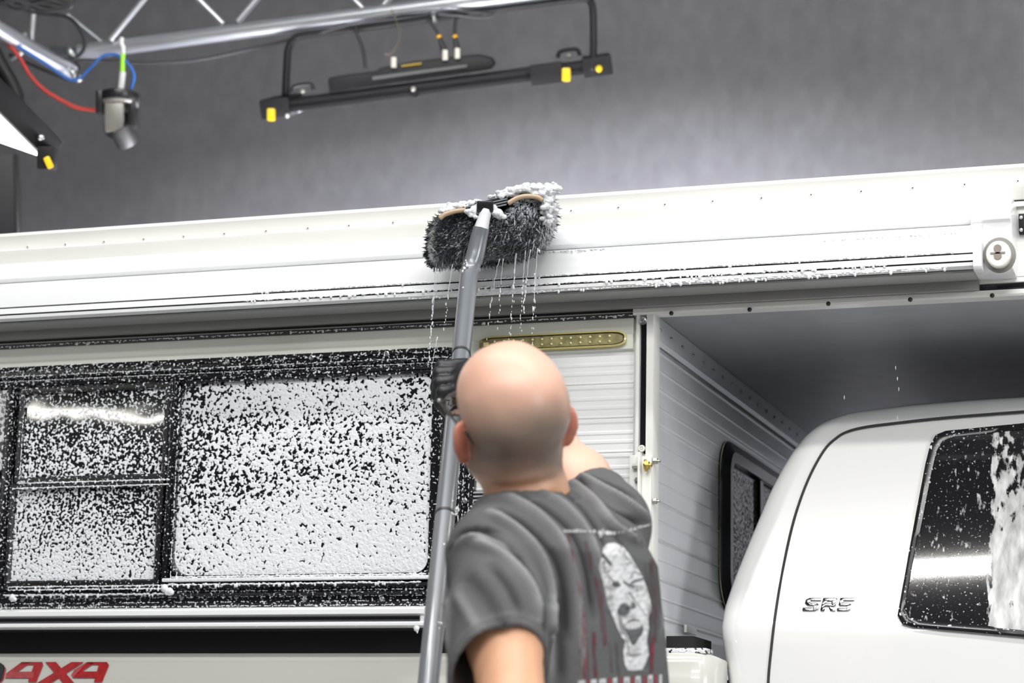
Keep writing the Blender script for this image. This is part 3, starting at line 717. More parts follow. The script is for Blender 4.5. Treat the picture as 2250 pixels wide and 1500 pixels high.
b = nt.nodes['Principled BSDF']; b.inputs['Base Color'].default_value = (.008, .008, .010, 1); b.inputs['Roughness'].default_value = .04; b.inputs['Coat Weight'].default_value = .5
g = nd(nt, 'ShaderNodeNewGeometry'); se = nd(nt, 'ShaderNodeSeparateXYZ'); Ln(g.outputs['Position'], se.inputs[0])
mp = nd(nt, 'ShaderNodeMapping'); mp.inputs['Scale'].default_value = (1, 1, .28); Ln(g.outputs['Position'], mp.inputs[0])
n1 = nd(nt, 'ShaderNodeTexNoise'); n1.inputs['Scale'].default_value = 85; n1.inputs['Detail'].default_value = 3; Ln(mp.outputs[0], n1.inputs['Vector'])
n2 = nd(nt, 'ShaderNodeTexNoise'); n2.inputs['Scale'].default_value = 190; n2.inputs['Detail'].default_value = 2; Ln(g.outputs['Position'], n2.inputs['Vector'])
mp3 = nd(nt, 'ShaderNodeMapping'); mp3.inputs['Scale'].default_value = (1, 1, .12); Ln(g.outputs['Position'], mp3.inputs[0])
n3 = nd(nt, 'ShaderNodeTexNoise'); n3.inputs['Scale'].default_value = 22; n3.inputs['Detail'].default_value = 4; Ln(mp3.outputs[0], n3.inputs['Vector'])
# curtain of foam that begins at x = xg with a ragged edge
ed = nd(nt, 'ShaderNodeMapRange'); Ln(se.outputs['X'], ed.inputs['Value'])
ed.inputs['From Min'].default_value = xg-.006; ed.inputs['From Max'].default_value = xg+.012; ed.inputs['To Min'].default_value = 0; ed.inputs['To Max'].default_value = .42
zt_ = nd(nt, 'ShaderNodeMapRange'); Ln(se.outputs['Z'], zt_.inputs['Value'])
zt_.inputs['From Min'].default_value = zg0+.10; zt_.inputs['From Max'].default_value = zg1; zt_.inputs['To Min'].default_value = 1.0; zt_.inputs['To Max'].default_value = .30
ml = nd(nt, 'ShaderNodeMath', operation='MULTIPLY'); Ln(ed.outputs[0], ml.inputs[0]); Ln(zt_.outputs[0], ml.inputs[1])
ad = nd(nt, 'ShaderNodeMath', operation='ADD'); Ln(n1.outputs['Fac'], ad.inputs[0]); Ln(ml.outputs[0], ad.inputs[1])
m3 = nd(nt, 'ShaderNodeMath', operation='MULTIPLY_ADD'); Ln(n3.outputs['Fac'], m3.inputs[0]); m3.inputs[1].default_value = .35; Ln(ad.outputs[0], m3.inputs[2])
s1 = nd(nt, 'ShaderNodeMapRange'); Ln(m3.outputs[0], s1.inputs['Value']); s1.inputs['From Min'].default_value = .80; s1.inputs['From Max'].default_value = .90
s2 = nd(nt, 'ShaderNodeMapRange'); Ln(n2.outputs['Fac'], s2.inputs['Value']); s2.inputs['From Min'].default_value = .655; s2.inputs['From Max'].default_value = .70; s2.inputs['To Max'].default_value = .8
mxx = nd(nt, 'ShaderNodeMath', operation='MAXIMUM'); Ln(s1.outputs[0], mxx.inputs[0]); Ln(s2.outputs[0], mxx.inputs[1])
fo = nd(nt, 'ShaderNodeBsdfPrincipled'); fo.inputs['Roughness'].default_value = .5
mp4 = nd(nt, 'ShaderNodeMapping'); mp4.inputs['Scale'].default_value = (1, 1, .15); Ln(g.outputs['Position'], mp4.inputs[0])
n4 = nd(nt, 'ShaderNodeTexNoise'); n4.inputs['Scale'].default_value = 60; n4.inputs['Detail'].default_value = 5; Ln(mp4.outputs[0], n4.inputs['Vector'])
r4 = nd(nt, 'ShaderNodeMapRange'); Ln(n4.outputs['Fac'], r4.inputs['Value']); r4.inputs['From Min'].default_value = .3; r4.inputs['From Max'].default_value = .65; r4.inputs['To Min'].default_value = .30; r4.inputs['To Max'].default_value = .74
c4 = nd(nt, 'ShaderNodeCombineColor'); Ln(r4.outputs[0], c4.inputs[0]); Ln(r4.outputs[0], c4.inputs[1]); Ln(r4.outputs[0], c4.inputs[2]); Ln(c4.outputs[0], fo.inputs['Base Color'])
mxs = nd(nt, 'ShaderNodeMixShader'); Ln(mxx.outputs[0], mxs.inputs[0]); Ln(b.outputs[0], mxs.inputs[1]); Ln(fo.outputs[0], mxs.inputs[2]); Ln(mxs.outputs[0], nt.nodes['Material Output'].inputs['Surface'])
# glass as a grid following the side
V = []; gy = np.linspace(0, 1, 16); lp = [(x+np.sign(cpx-x)*min(abs(cpx-x), 15), y+np.sign(cpy-y)*min(abs(cpy-y), 15)) for x, y in gl_dense]
for t in gy: V += surf_pts([(cpx+(x-cpx)*max(t, .001), cpy+(y-cpy)*max(t, .001)) for x, y in lp], .004)
MB().add(V, [(i*n+k, i*n+(k+1) % n, (i+1)*n+(k+1) % n, (i+1)*n+k) for i in range(15) for k in range(n)]).obj('quarter_glass', gl, qw, smooth=True)
# chrome model letters on the pillar
def letters(strokes, x0, x1, y0, y1, shear, th, name, m, parent, base=.0005):
    """strokes: lists of (u, v) polygons in letter boxes; mapped onto the side of the cab"""
    for i, polys in enumerate(strokes):
        mb = MB()
        for pl in polys:
            def mp_(off): return [PS(x0+(x1-x0)*u+shear*(v-.5)*(y1-y0), y0+(y1-y0)*(1-v)-(x1-x0)*u*.0, off) for u, v in pl]
            A, B = mp_(base), mp_(base+th); k = len(pl)
            mb.add(A+B, [tuple(range(k)), tuple(range(k, 2*k))]+[(j, (j+1) % k, k+(j+1) % k, k+j) for j in range(k)])
        mb.obj(name, m, parent, bevel=.0006)
def R_(u0, v0, u1, v1): return [(u0, v0), (u1, v0), (u1, v1), (u0, v1)]
S_ = [R_(-.02, 0, .24, .24), [(.20, .0), (.24, .0), (.31, .14), (.31, .46), (.25, .60), (.20, .60)], R_(.06, .42, .26, .60), [(.0, .56), (.06, .42), (.11, .42), (.11, 1), (.06, 1), (.0, .86)], R_(.06, .80, .32, 1)]
Rl = [R_(.36, 0, .45, 1), R_(.36, .78, .64, 1), R_(.56, .42, .66, .96), R_(.36, .38, .64, .56), [(.50, .40), (.60, .40), (.68, 0), (.57, 0)]]
F5 = [R_(.71, 0, .95, .20), [(.90, .0), (.99, .10), (.99, .50), (.90, .60)], R_(.72, .42, .94, .60), R_(.72, .42, .80, 1), R_(.72, .80, 1.02, 1)]
letters([S_, Rl, F5], 1768, 1872, 1313, 1341, .25, .004, 'badge_letter', chrome, truck)
# "4X4" decal on the bed side
red = mat('decal_red', (.42, .008, .012), .25, coat=.6, var=.25, vscale=90)
blk = mat('decal_black', (.012, .012, .014), .3)
def dec(polys, m, name='decal'):
    mb = MB()
    for pl in polys:
        A = []
        for x, y in pl:
            px, py = x/4.5, 1220+y/4.5; z = PY(px, py, BYo-.01)[2]
            yy = float(np.interp(z, [bz[3], bz[2]-.006, bz[2], bz[1]-.004, bz[1]], [BYo-.014, BYo-.010, BYo-.008, BYo-.004, BYo]))-.0035
            A.append(PY(px, py, yy))
        mb.poly(A, (0, .0008, 0))
    return mb.obj(name, m, bed)
dec([[(50, 1210), (60, 1165), (215, 1052), (310, 1052), (165, 1150), (150, 1210)], [(100, 1148), (345, 1148), (325, 1210), (80, 1210)], [(345, 1052), (418, 1052), (424, 1082), (358, 1250), (275, 1250)], [(215, 1052), (420, 1052), (412, 1078), (180, 1078)]], red)
dec([[(448, 1052), (552, 1052), (735, 1262), (625, 1262)], [(705, 1052), (828, 1052), (500, 1262), (362, 1262)]], red)
dec([[(703, 1180), (735, 1128), (862, 1052), (950, 1052), (800, 1150), (790, 1208), (722, 1206)], [(740, 1146), (990, 1146), (970, 1208), (722, 1208)], [(985, 1052), (1055, 1052), (1076, 1082), (1008, 1250), (928, 1250)], [(862, 1052), (1060, 1052), (1055, 1078), (830, 1078)]], red)
dec([[(-260, 1060), (5, 1060), (40, 1088), (48, 1120), (25, 1215), (-5, 1255), (-260, 1255)]], blk)
dec([[(48, 1100), (58, 1120), (34, 1222), (8, 1255), (-4, 1255), (25, 1215), (48, 1120)]], red)
# wheels and underbody, hidden behind the lower frame but carrying the truck
MB().box(XL, .5, BYo+.25, BYo+1.6, .42, .60).obj('chassis', black_metal, truck)
for wx in (-2.35, .30):
    for wy in (BYo+.16, BYo+1.68):
        mb = MB(); V = []; n = 40
        for rad, y in ((.20, -.10), (.34, -.12), (.38, -.10), (.40, -.06), (.40, .06), (.38, .10), (.34, .12), (.20, .10)):
            V += [(wx+rad*math.cos(2*math.pi*k/n), wy+y, .40+rad*math.sin(2*math.pi*k/n)) for k in range(n)]
        mb.add(V, [(i*n+k, i*n+(k+1) % n, (i+1)*n+(k+1) % n, (i+1)*n+k) for i in range(7) for k in range(n)])
        mb.tube([(wx, wy-.09, .4), (wx, wy+.09, .4)], .205, 24)
        mb.obj('wheel', black_rubber, truck, sharp=.5)

# ------------------------------------------------------------------ wash pole and brush
PA, PH = PD(1031, 600, 4.50), PD(1004, 870, 4.20)
PDIR = (PH-PA)/np.linalg.norm(PH-PA)
def pole_at_y(py):
    lo, hi = 0.0, 3.0
    for _ in range(40):
        m_ = (lo+hi)/2
        if project(PA+PDIR*m_)[1] < py: lo = m_
        else: hi = m_
    return PA+PDIR*lo
PEND = pole_at_y(2050)
brush = thing('wash_brush', 'long grey telescoping pole with a soapy black bristle brush, held up to the camper roof', 'brush', tuple(PEND))
pole_grey = mat('pole_grey', (.17, .185, .20), .32, metal=.2, coat=.25)
pole_dark = mat('pole_joint', (.03, .03, .033), .4)
top = PD(1052, 525, 4.52); tip0 = PD(1058, 500, 4.52); tip1 = PD(1068, 462, 4.53)
J1, J2 = pole_at_y(778), pole_at_y(1132)
bend = spline([tip0, top, PD(1044, 560, 4.515), PD(1032, 598, 4.50), PD(1026, 650, PD(0, 0, 1)@CF*0+project(pole_at_y(650))[2]), pole_at_y(700), J1], 8)
MB().tube(bend, [.0165+.0015*min(1, i/12) for i in range(len(bend))], 24).obj('upper_section', pole_grey, brush, smooth=False, sharp=.8)
MB().tube([J1, J2], .0172, 24).obj('middle_section', pole_grey, brush, sharp=.8)
MB().tube([J2, PEND], .0174, 24).obj('lower_section', mat('pole_grey_light', (.20, .215, .23), .34, metal=.2, coat=.2), brush, sharp=.8)
for J in (J1, J2): MB().tube([J-PDIR*.003, J+PDIR*.003], .0183, 24).obj('joint_ring', pole_dark, brush, sharp=.8)
MB().tube([tip0+(tip0-tip1)*.1, tip0, tip0*.5+tip1*.5, tip1], [.0150, .0145, .0125, .012], 20).obj('handle_socket', mat('socket_grey', (.62, .63, .64), .35), brush, sharp=.8)
# droplets of foam clinging to the pole
mbf = MB()
for (px, py) in [(1022, 590), (1026, 575), (1018, 640), (1000, 1128), (1003, 1120), (985, 1190), (975, 1200), (972, 1300), (968, 1370), (960, 1385), (990, 1105)]:
    c = pole_at_y(py); dx, _, dd = project(c); p = PD(px, py, dd-.016)
    for _ in range(5): mbf.ball(p+RNG.normal(size=3)*.003, RNG.uniform(.0012, .0028), 4, 6, (1, 1, 1.4))
mbf.obj('clinging_drops', foam_white, brush, smooth=True, kind='stuff')
# brush block
BD = 4.55
def bp_(px, py, d=BD): return PD(px, py, d)
blk_line = [(1024, 461), (1060, 455), (1112, 443)]
def slab(pts, h, dep, d0):
    mb = MB()
    P = [bp_(x, y, d0) for x, y in pts]; n_ = len(P)
    for i in range(n_-1):
        c = (P[i]+P[i+1])/2; a = (P[i+1]-P[i])/2*1.04
        mb.obox(c, a, CF*dep, CU*h)
    return mb
slab(blk_line, .010, .035, 4.585).obj('brush_block', mat('block_black', (.015, .015, .017), .25, coat=.4), brush, bevel=.002)
for k in (-1, 0, 1):
    slab([(x, y+k*6) for x, y in blk_line], .0014, .003, 4.546).obj('block_rib', mat('rib_grey', (.20, .22, .24), .3), brush)
tan = mat('tan_bumper', (.42, .31, .20), .45, coat=.3)
for pts in ([(966, 480), (978, 471), (1000, 464), (1024, 461)], [(1116, 447), (1135, 436), (1155, 431), (1180, 433), (1192, 440)]):
    sp_ = spline([bp_(x, y, 4.548) for x, y in pts], 6)
    MB().tube(sp_, .0052, 8).obj('bumper_strip', tan, brush, smooth=True)
MB().obox(bp_(1066, 455, 4.54), CR*.017, CF*.02, CU*.012).obj('socket_yoke', mat('block_black', (0, 0, 0)), brush, bevel=.004)
# bristle mass: outline of the mop and a domed base under the strands
out_px = [(944, 572), (940, 540), (946, 505), (958, 476), (985, 458), (1030, 447), (1075, 440), (1112, 428), (1150, 412), (1190, 407), (1216, 410), (1222, 448), (1221, 480), (1212, 510), (1196, 538), (1176, 548), (1140, 560), (1100, 570), (1060, 578), (1020, 580), (985, 578), (960, 584)]
cxy = np.array([1082.0, 500.0]); dense = []
for i in range(len(out_px)):
    a, b_ = np.array(out_px[i], float), np.array(out_px[(i+1) % len(out_px)], float)
    for k in range(3): dense.append(a+(b_-a)*k/3)
dense = np.array(dense); nd_ = len(dense)
def mop_front(t): return 4.675-.115*math.sqrt(max(0, 1-t**3))     # depth of the domed front, t = 0 centre .. 1 rim
V = []; rings = np.linspace(.02, .93, 12)
for t in rings:
    for q_ in dense: p = cxy+(q_-cxy)*t; V.append(PD(p[0], p[1], mop_front(t)+.01))
for q_ in dense: p = cxy+(q_-cxy)*.93; V.append(PD(p[0], p[1], 4.72))
V.append(PD(cxy[0], cxy[1], mop_front(0)+.01)); V.append(PD(cxy[0], cxy[1], 4.72)); nr = len(rings)+1
F = [(i*nd_+k, i*nd_+(k+1) % nd_, (i+1)*nd_+(k+1) % nd_, (i+1)*nd_+k) for i in range(nr-1) for k in range(nd_)]
F += [(len(V)-2, (k+1) % nd_, k) for k in range(nd_)]+[(len(V)-1, (nr-1)*nd_+k, (nr-1)*nd_+(k+1) % nd_) for k in range(nd_)]
MB().add(V, F).obj('bristle_base', mat('bristle_base', (.008, .009, .012), .5), brush, smooth=True)
# strands
bm_dark = mat('wet_bristle', (.010, .012, .018), .22, coat=.35)
bm_soap_glint = mat('soap_and_glint_bristle', (.42, .44, .48), .4, coat=.3)
def strands(N, palef, seedv, name, m):
    r = np.random.default_rng(seedv); Vs = []; Fs = []
    for _ in range(N):
        k = r.integers(nd_); t = math.sqrt(r.uniform(.0, .94)); q_ = dense[k]*(1-(u_ := r.uniform()))+dense[(k+1) % nd_]*u_
        p = cxy+(q_-cxy)*t
        up_soap = max(0, min(1, (470-p[1])/40))*(1 if p[0] > 1120 or p[0] < 1010 else .5)+max(0, (p[0]-1170)/60)
        if palef != (r.uniform() < .08+up_soap*.85): continue  # soap towards the top; the few pale strands elsewhere are painted glints
        if abs(p[0]-1066) < 60 and p[1] < 466 and p[1] > 440: continue
        above = p[1] < (466-.16*(p[0]-1000)+(0 if p[0] < 1060 else 4))
        if above: d = np.array([r.normal()*.5+(p[0]-1082)/160, -.35+r.normal()*.5])
        else: d = np.array([(p[0]-1082)/260+r.normal()*.28-.60, .75+r.normal()*.25])
        if p[0] > 1170: d += np.array([.3, r.normal()*.6])
        d = d/np.linalg.norm(d); ln = r.uniform(16, 32)*(1. if not above else .6)
        if t > .9: ln *= .75
        w0 = r.uniform(.0010, .0021); curl = r.normal()*.5; z0 = mop_front(min(t, 1))-.001
        pts = []; ang = math.atan2(d[1], d[0]); x, y = p
        for s_ in range(5):
            f_ = s_/4; lift = .008*math.sin(math.pi*(.15+.75*f_))*r.uniform(.5, 1.2)
            pts.append(PD(x, y, z0-lift)); x += math.cos(ang)*ln/4; y += math.sin(ang)*ln/4; ang += curl*.45+.1*r.normal()
            tt = min(1.0, np.linalg.norm(np.array([x, y])-cxy)/max(1, np.linalg.norm(q_-cxy))); z0 = mop_front(tt)-.001
        n0 = len(Vs); side = np.cross(pts[-1]-pts[0], CF); side /= max(1e-9, np.linalg.norm(side)); up = -CF
        for s_, pp in enumerate(pts):
            w = w0*(1, 1.1, 1, .8, .25)[s_]
            Vs += [pp-side*w, pp+side*w, pp+up*w*1.4]
        for s_ in range(4):
            a = n0+3*s_
            Fs += [(a, a+3, a+5, a+2), (a+2, a+5, a+4, a+1), (a+1, a+4, a+3, a)]
    return fast_obj(name, np.array(Vs), np.array(Fs), m, brush, kind='stuff')
strands(9000, False, 3, 'bristles', bm_dark)
strands(11000, True, 4, 'soap_and_glint_bristles', bm_soap_glint)
strands(3500, False, 9, 'bristles', mat('painted_glint_bristle', (.10, .11, .13), .2, coat=.8))  # greyer strands, wet glints put into their colour
# heaped foam on the upper side of the brush
mbf = MB(); r = np.random.default_rng(11)
def heap(pts, N, rad, dr, d0=4.55):
    for _ in range(N):
        i = r.integers(len(pts)-1); u_ = r.uniform(); x = pts[i][0]*(1-u_)+pts[i+1][0]*u_; y = pts[i][1]*(1-u_)+pts[i+1][1]*u_
        s_ = r.uniform(.5, 1); mbf.ball(PD(x+r.normal()*rad*.9, y+r.normal()*rad*.55, d0+r.uniform(0, dr)), .0066*s_, 4, 7, (1.3, 1, .9))
heap([(975, 466), (1000, 455), (1035, 447), (1055, 446)], 130, 6, .05)
heap([(1095, 436), (1120, 425), (1150, 415), (1185, 413)], 210, 9, .06)
heap([(1165, 424), (1200, 418), (1212, 414)], 170, 9, .05)
heap([(1196, 430), (1206, 460), (1204, 490)], 90, 8, .04)
heap([(1032, 474), (1044, 464), (1052, 456), (1080, 456), (1088, 466), (1096, 476)], 80, 6, .012, 4.525)
fo_ = mbf.obj('heaped_foam', mat('brush_foam', (.78, .79, .82), .5, bump=1.0, bscale=330, var=.12, vscale=140), brush, smooth=True, kind='stuff')
rm = fo_.modifiers.new('m', 'REMESH'); rm.mode = 'VOXEL'; rm.voxel_size = .0016; rm.use_smooth_shade = True
# falling water
water = mat('water', (.80, .82, .85), .05, spec=.9, coat=1, alpha=.85)
mbw = MB(); r = np.random.default_rng(5)
streams = [(958, 588, 946, 740), (963, 590, 941, 805), (995, 580, 975, 735), (1098, 568, 1072, 716), (1106, 568, 1096, 690), (1136, 556, 1122, 706), (1133, 556, 1128, 640), (1155, 550, 1144, 700), (1166, 548, 1150, 690), (1182, 545, 1170, 700), (1184, 548, 1184, 556), (962, 740, 940, 870), (1060, 575, 1048, 610), (1175, 600, 1174, 680)]
for k, (x0, y0, x1, y1) in enumerate(streams):
    d = 4.58 if k != 11 else 4.5
    L_ = y1-y0; brk = y0+L_*.45
    pts = [PD(x0+(x1-x0)*((y-y0)/L_)**.8+r.normal()*.4, y, d) for y in np.linspace(y0, brk, 8)]
    mbw.tube(pts, [.0012, .0008, .0006, .0006, .0007, .0005, .0006, .0004] if L_ > 30 else .0012, 6)
    y = brk
    while y < y1:
        f_ = (y-y0)/L_; x = x0+(x1-x0)*f_**.8+r.normal()*1.0; s_ = r.uniform(.0009, .0021)
        mbw.ball(PD(x, y, d), s_, 4, 6, (.8, .8, r.uniform(1.3, 3.0))); y += r.uniform(3, 13)
    y = y1
    for _ in range(5 if L_ > 60 else 0):
        y += r.uniform(10, 34); mbw.ball(PD(x1-(y-y1)*.08+r.normal()*1.5, y, d), r.uniform(.0008, .0014), 4, 6, (.8, .8, 2.4))
for px, py in ((1968, 808), (1972, 832), (1975, 855), (1855, 873), (1972, 918)):
    mbw.ball(PD(px, py, 4.4), .0009, 4, 6, (.8, .8, 5))
ww = mbw.obj('falling_water', water, None, smooth=True, kind='stuff')
ww['label'] = 'thin streams and drops of water falling from the soapy brush head'; ww['category'] = 'water'

# ------------------------------------------------------------------ foam clinging to the camper and awning (beaded rows)
mbf = MB(); r = np.random.default_rng(21)
def beads(x0, x1, py, off, colx, rad, dens, hang=.25, gaps=0.0):
    z = zp(colx, py, off); X = xp(x0, py, off); X1 = xp(x1, py, off)
    while X < X1:
        if r.uniform() > gaps:
            s_ = rad*r.uniform(.45, 1.0); big = r.uniform() < hang*.25
            mbf.ball((X, W-off-r.uniform(0, .002), z+r.normal()*rad*.25-(rad*.8 if big else 0)), s_*(1.3 if big else 1), 4, 6, (1.5 if not big else 1, .8, 1.5 if big else .8))
        X += rad*r.uniform(.5, 1.5)/dens
beads(560, 2100, 600, .1205, 1300, .0026, .8, .2, .25); beads(540, 1950, 618, .1215, 1300, .0030, .9, .5, .15)
beads(1400, 2080, 632, .120, 1300, .0030, .9, .5, .2); beads(900, 1900, 634, .119, 1300, .0022, .6, .3, .4)
beads(1180, 1330, 548, .118, 1300, .0022, .8, .1, .3); beads(1750, 2100, 560, .119, 1300, .0018, .6, .1, .6)
fa = mbf.obj('soap_foam', foam_white, None, smooth=True, kind='stuff')
fa['label'] = 'white soap foam beaded along the lower grooves of the awning case'; fa['category'] = 'foam'
mbf = MB()
def zrow(x0, x1, colx, py, off, rad, dens, hang=.3, gaps=.1): beads(x0, x1, py, off, colx, rad, dens, hang, gaps)
zrow(-50, 1390, 700, 727, .013, .0022, .6, .4, .35)
for py, o_, ra, de, ga in ((772, .020, .0014, .7, .55), (783, .016, .0022, .5, .6), (795, .026, .0018, .8, .35), (806, .028, .0014, .8, .4)):
    zrow(-50, 985, 700, py+2, o_, ra, de, .2, ga)
for py, o_, ra, de, ga, xa_, xb_ in ((1049, .034, .0022, 1.2, .02, 40, 372), (1060, .034, .0020, 1.2, .05, 30, 372), (1284, .034, .0022, 1.1, .05, 20, 368), (1291, .036, .0024, 1.1, .05, 20, 372), (1303, .030, .0032, 1.1, .03, 10, 360), (1283, .036, .0030, 1.2, .02, 370, 925), (1266, .030, .0026, 1.2, .0, 380, 935), (1298, .020, .0022, .7, .5, 370, 930), (1311, .018, .0018, .6, .6, 0, 930), (1322, .016, .0022, .5, .45, 0, 930), (1331, .024, .0018, .7, .35, 0, 930), (1373, .028, .0018, .6, .3, 0, 925)):
    zrow(xa_, xb_, 500, py, o_, ra, de, .35, ga)
def vbeads(px, y0, y1, off, rad, dens, gaps=.4):
    z = zp(px, y1, off); z1 = zp(px, y0, off); X = xp(px, (y0+y1)/2, off)
    while z < z1:
        if r.uniform() > gaps: mbf.ball((X+r.normal()*.0006, W-off, z), rad*r.uniform(.6, 1), 4, 6, (.7, .7, 2.0))
        z += rad*r.uniform(1, 3)/dens
for px, o_ in ((42, .033), (368, .033), (385, .036), (398, .030), (16, .033), (1017, .030), (1030, .020), (1008, .030)): vbeads(px, 850, 1275, o_, .0018, 1, .5)
for px, py, s_ in ((28, 1312, .010), (365, 1292, .012), (372, 1298, .010), (832, 1375, 0.0)):
    if s_:
        for k in range(6): mbf.ball(PY(px+r.normal()*3, py+k*1.5, W-.036), s_*(.8-.1*k), 4, 7, (1, .6, 1))
mbf.ball(PY(915, 1379, W-.028), .006, 4, 7, (1.2, .6, 1.4)); mbf.ball(PY(917, 1386, W-.028), .003, 4, 7, (.8, .6, 1.8))
fb = mbf.obj('soap_foam', foam_white, None, smooth=True, kind='stuff')
fb['label'] = 'white soap foam in beads on the black window frame and lower edges of the camper'; fb['category'] = 'foam'

# ------------------------------------------------------------------ studio rig beyond the camper
TD = 7.2
truss = thing('lighting_truss', 'silver tube lighting truss with slanted braces, joined at a corner above the studio', 'truss', tuple(PD(165, 130, TD)))
c0_, c1_ = PD(175, 115, TD+.05), PD(1500, -58, TD-.35)
c1_ = c0_+(c1_-c0_)*1.7
MB().tube([c0_, c1_], .025, 20).obj('chord', truss_metal, truss, sharp=.8)
d0_, d1_ = PD(158, 160, TD-.02), PD(-120, -5, TD-.5)
MB().tube([d0_, d1_], .025, 20).obj('chord', truss_metal, truss, sharp=.8)
MB().tube([PD(118, 112, TD+.15), PD(190, 118, TD+.06)], .017, 14).obj('chord', mat('truss_shaded', (.25, .26, .27), .4, metal=.8), truss, sharp=.8)  # same aluminium, shade on this chord put into a darker colour
for a, b_ in (((242, 88), (325, -12)), ((490, 52), (425, -12)), ((522, 48), (575, -15)), ((800, 22), (720, -60)), ((840, 15), (900, -60))):
    kx = (a[1]+212-(a[0]-240)*.13)/(a[1]-b_[1]); b_ = (a[0]+(b_[0]-a[0])*kx, a[1]+(b_[1]-a[1])*kx)
    MB().tube([PD(*a, TD), PD(*b_, TD)], .0095, 12).obj('brace', truss_metal, truss, sharp=.8)
MB().tube([PD(68, 92, TD-.1), PD(78, -15, TD-.1)], .0095, 12).obj('brace', truss_metal, truss, sharp=.8)
MB().tube([PD(148, 32, TD+.1), PD(222, 92, TD+.1)], .009, 12).obj('brace', mat('truss_shaded', (0, 0, 0)), truss, sharp=.8)  # brace in shade, painted darker
# upper parallel chords of the truss, above the picture
up3 = CU*.42
MB().tube([c0_+up3, c1_+up3], .025, 16).obj('chord', truss_metal, truss, sharp=.8)
for px, py in ((157, 115), (162, 160), (172, 168)):
    MB().tube([PD(px-7, py-12, TD-.06), PD(px+3, py+12, TD-.06)], .010, 10).obj('coupler', metal_bright, truss, smooth=True)
for px, py in ((40, 85), (45, 118)): MB().tube([PD(px-22, py+14, TD-.12), PD(px+18, py-12, TD-.12)], .007, 8).obj('clamp', metal_bright, truss, smooth=True)
# cables
def cable(label, pts, d, rad, m, group=None, name='cable'):
    P_ = spline([PD(p[0], p[1], p[2] if len(p) > 2 else d) for p in pts], 8)
    o = MB().tube(P_, rad, 8).obj(name, m, None, smooth=True)
    o['label'] = label; o['category'] = 'cable'
    return o
cb_black = mat('cable_black', (.015, .015, .017), .5); cb_blue = mat('cable_blue', (.02, .12, .42), .45); cb_red = mat('cable_red', (.42, .03, .02), .45)
cable('red cable sagging from the truss chord to the pan-tilt camera', [(-40, 50), (0, 80), (40, 122), (66, 165), (95, 195), (130, 217), (170, 236), (214, 242)], 6.95, .0062, cb_red)
cable('blue cable running along the left truss chord and looping behind the pan-tilt camera', [(-40, 45), (0, 73), (50, 108), (100, 140), (150, 173), (175, 172), (200, 148), (225, 124), (255, 120), (280, 138), (294, 165), (288, 196)], 6.95, .0050, cb_blue)
cable('long black cable swagged below the truss towards the hanging light', [(20, 120), (110, 160), (160, 176), (175, 150), (170, 132), (250, 135), (330, 138), (430, 132), (530, 112), (640, 86), (760, 48), (880, 20)], 7.12, .0050, cb_black)
cable('black cable curling down beside the truss corner, top left', [(20, 8), (80, 28), (140, 35), (165, 50), (184, 80), (184, 108), (165, 128), (150, 122)], 7.0, .0060, cb_black)
for k, (pts) in enumerate(([(10, 4), (40, 16), (90, 10), (140, 18), (155, 8), (120, -4)], [(-10, 10), (50, 6), (100, 22), (150, 14), (158, 0)], [(30, -6), (60, 12), (110, 4), (145, 10), (150, -10)])):
    cable('black cable in the tangle hanging at the top left corner', pts, 6.9+k*.05, .010, cb_black).update() if False else None
coil = MB()
for pts in ([(10, 4), (40, 16), (90, 10), (140, 18), (155, 8), (120, -4)], [(-10, 10), (50, 6), (100, 22), (150, 14), (158, 0)], [(30, -6), (60, 12), (110, 4), (145, 10), (150, -10)], [(0, -4), (40, 4), (90, -4), (130, 6)]):
    coil.tube(spline([PD(x, y, 6.9) for x, y in pts], 6), .0105, 8)
co = coil.obj('cable_bundle', cb_black, None, smooth=True); co['label'] = 'black tangled cable bundle hanging from the truss in the top left corner'; co['category'] = 'cable'
# pan-tilt camera
PT = 6.95
ptz = thing('pan_tilt_camera', 'grey and black pan-tilt camera hanging upside down from the truss', 'camera', tuple(PD(262, 205, PT)))
up = np.array([0, 0, 1.0])
def lathe(mb, c, ax, prof, n=28):
    ax = ax/np.linalg.norm(ax); s_ = np.cross(ax, [0, 1, 0]); s_ /= np.linalg.norm(s_); t_ = np.cross(ax, s_); V = []
    for rad, h in prof: V += [c+ax*h+rad*(math.cos(2*math.pi*k/n)*s_+math.sin(2*math.pi*k/n)*t_) for k in range(n)]
    return mb.add(V, [(i*n+k, i*n+(k+1) % n, (i+1)*n+(k+1) % n, (i+1)*n+k) for i in range(len(prof)-1) for k in range(n)]+[tuple(range(n)), tuple((len(prof)-1)*n+k for k in range(n))])
pc = PD(263, 206, PT); gun = mat('camera_grey', (.30, .285, .26), .32, metal=.5); blkp = mat('camera_black', (.012, .012, .013), .3)
lathe(MB(), pc, -up, [(.058, 0), (.064, .004), (.064, .022), (.060, .030)]).obj('base', blkp, ptz, sharp=.5)
lathe(MB(), pc-up*.028, -up, [(.058, 0), (.060, .006), (.056, .012)]).obj('base_ring', gun, ptz, sharp=.5)
MB().obox(PD(222, 226, PT-.02), CR*.010, CF*.04, CU*.035).obj('connector_block', blkp, ptz, bevel=.004)
MB().obox(PD(252, 254, PT-.035), CR*.030, CF*.016, CU*.052).obj('yoke_arm', gun, ptz, bevel=.010)
MB().obox(PD(293, 248, PT+.0), CR*.012, CF*.045, CU*.045).obj('yoke_arm', blkp, ptz, bevel=.008)
MB().ball(PD(262, 276, PT+.02), .048, 12, 20).obj('camera_head', blkp, ptz, smooth=True)
lc = PD(268, 290, PT-.02); la = PD(283, 318, PT+.0)-lc
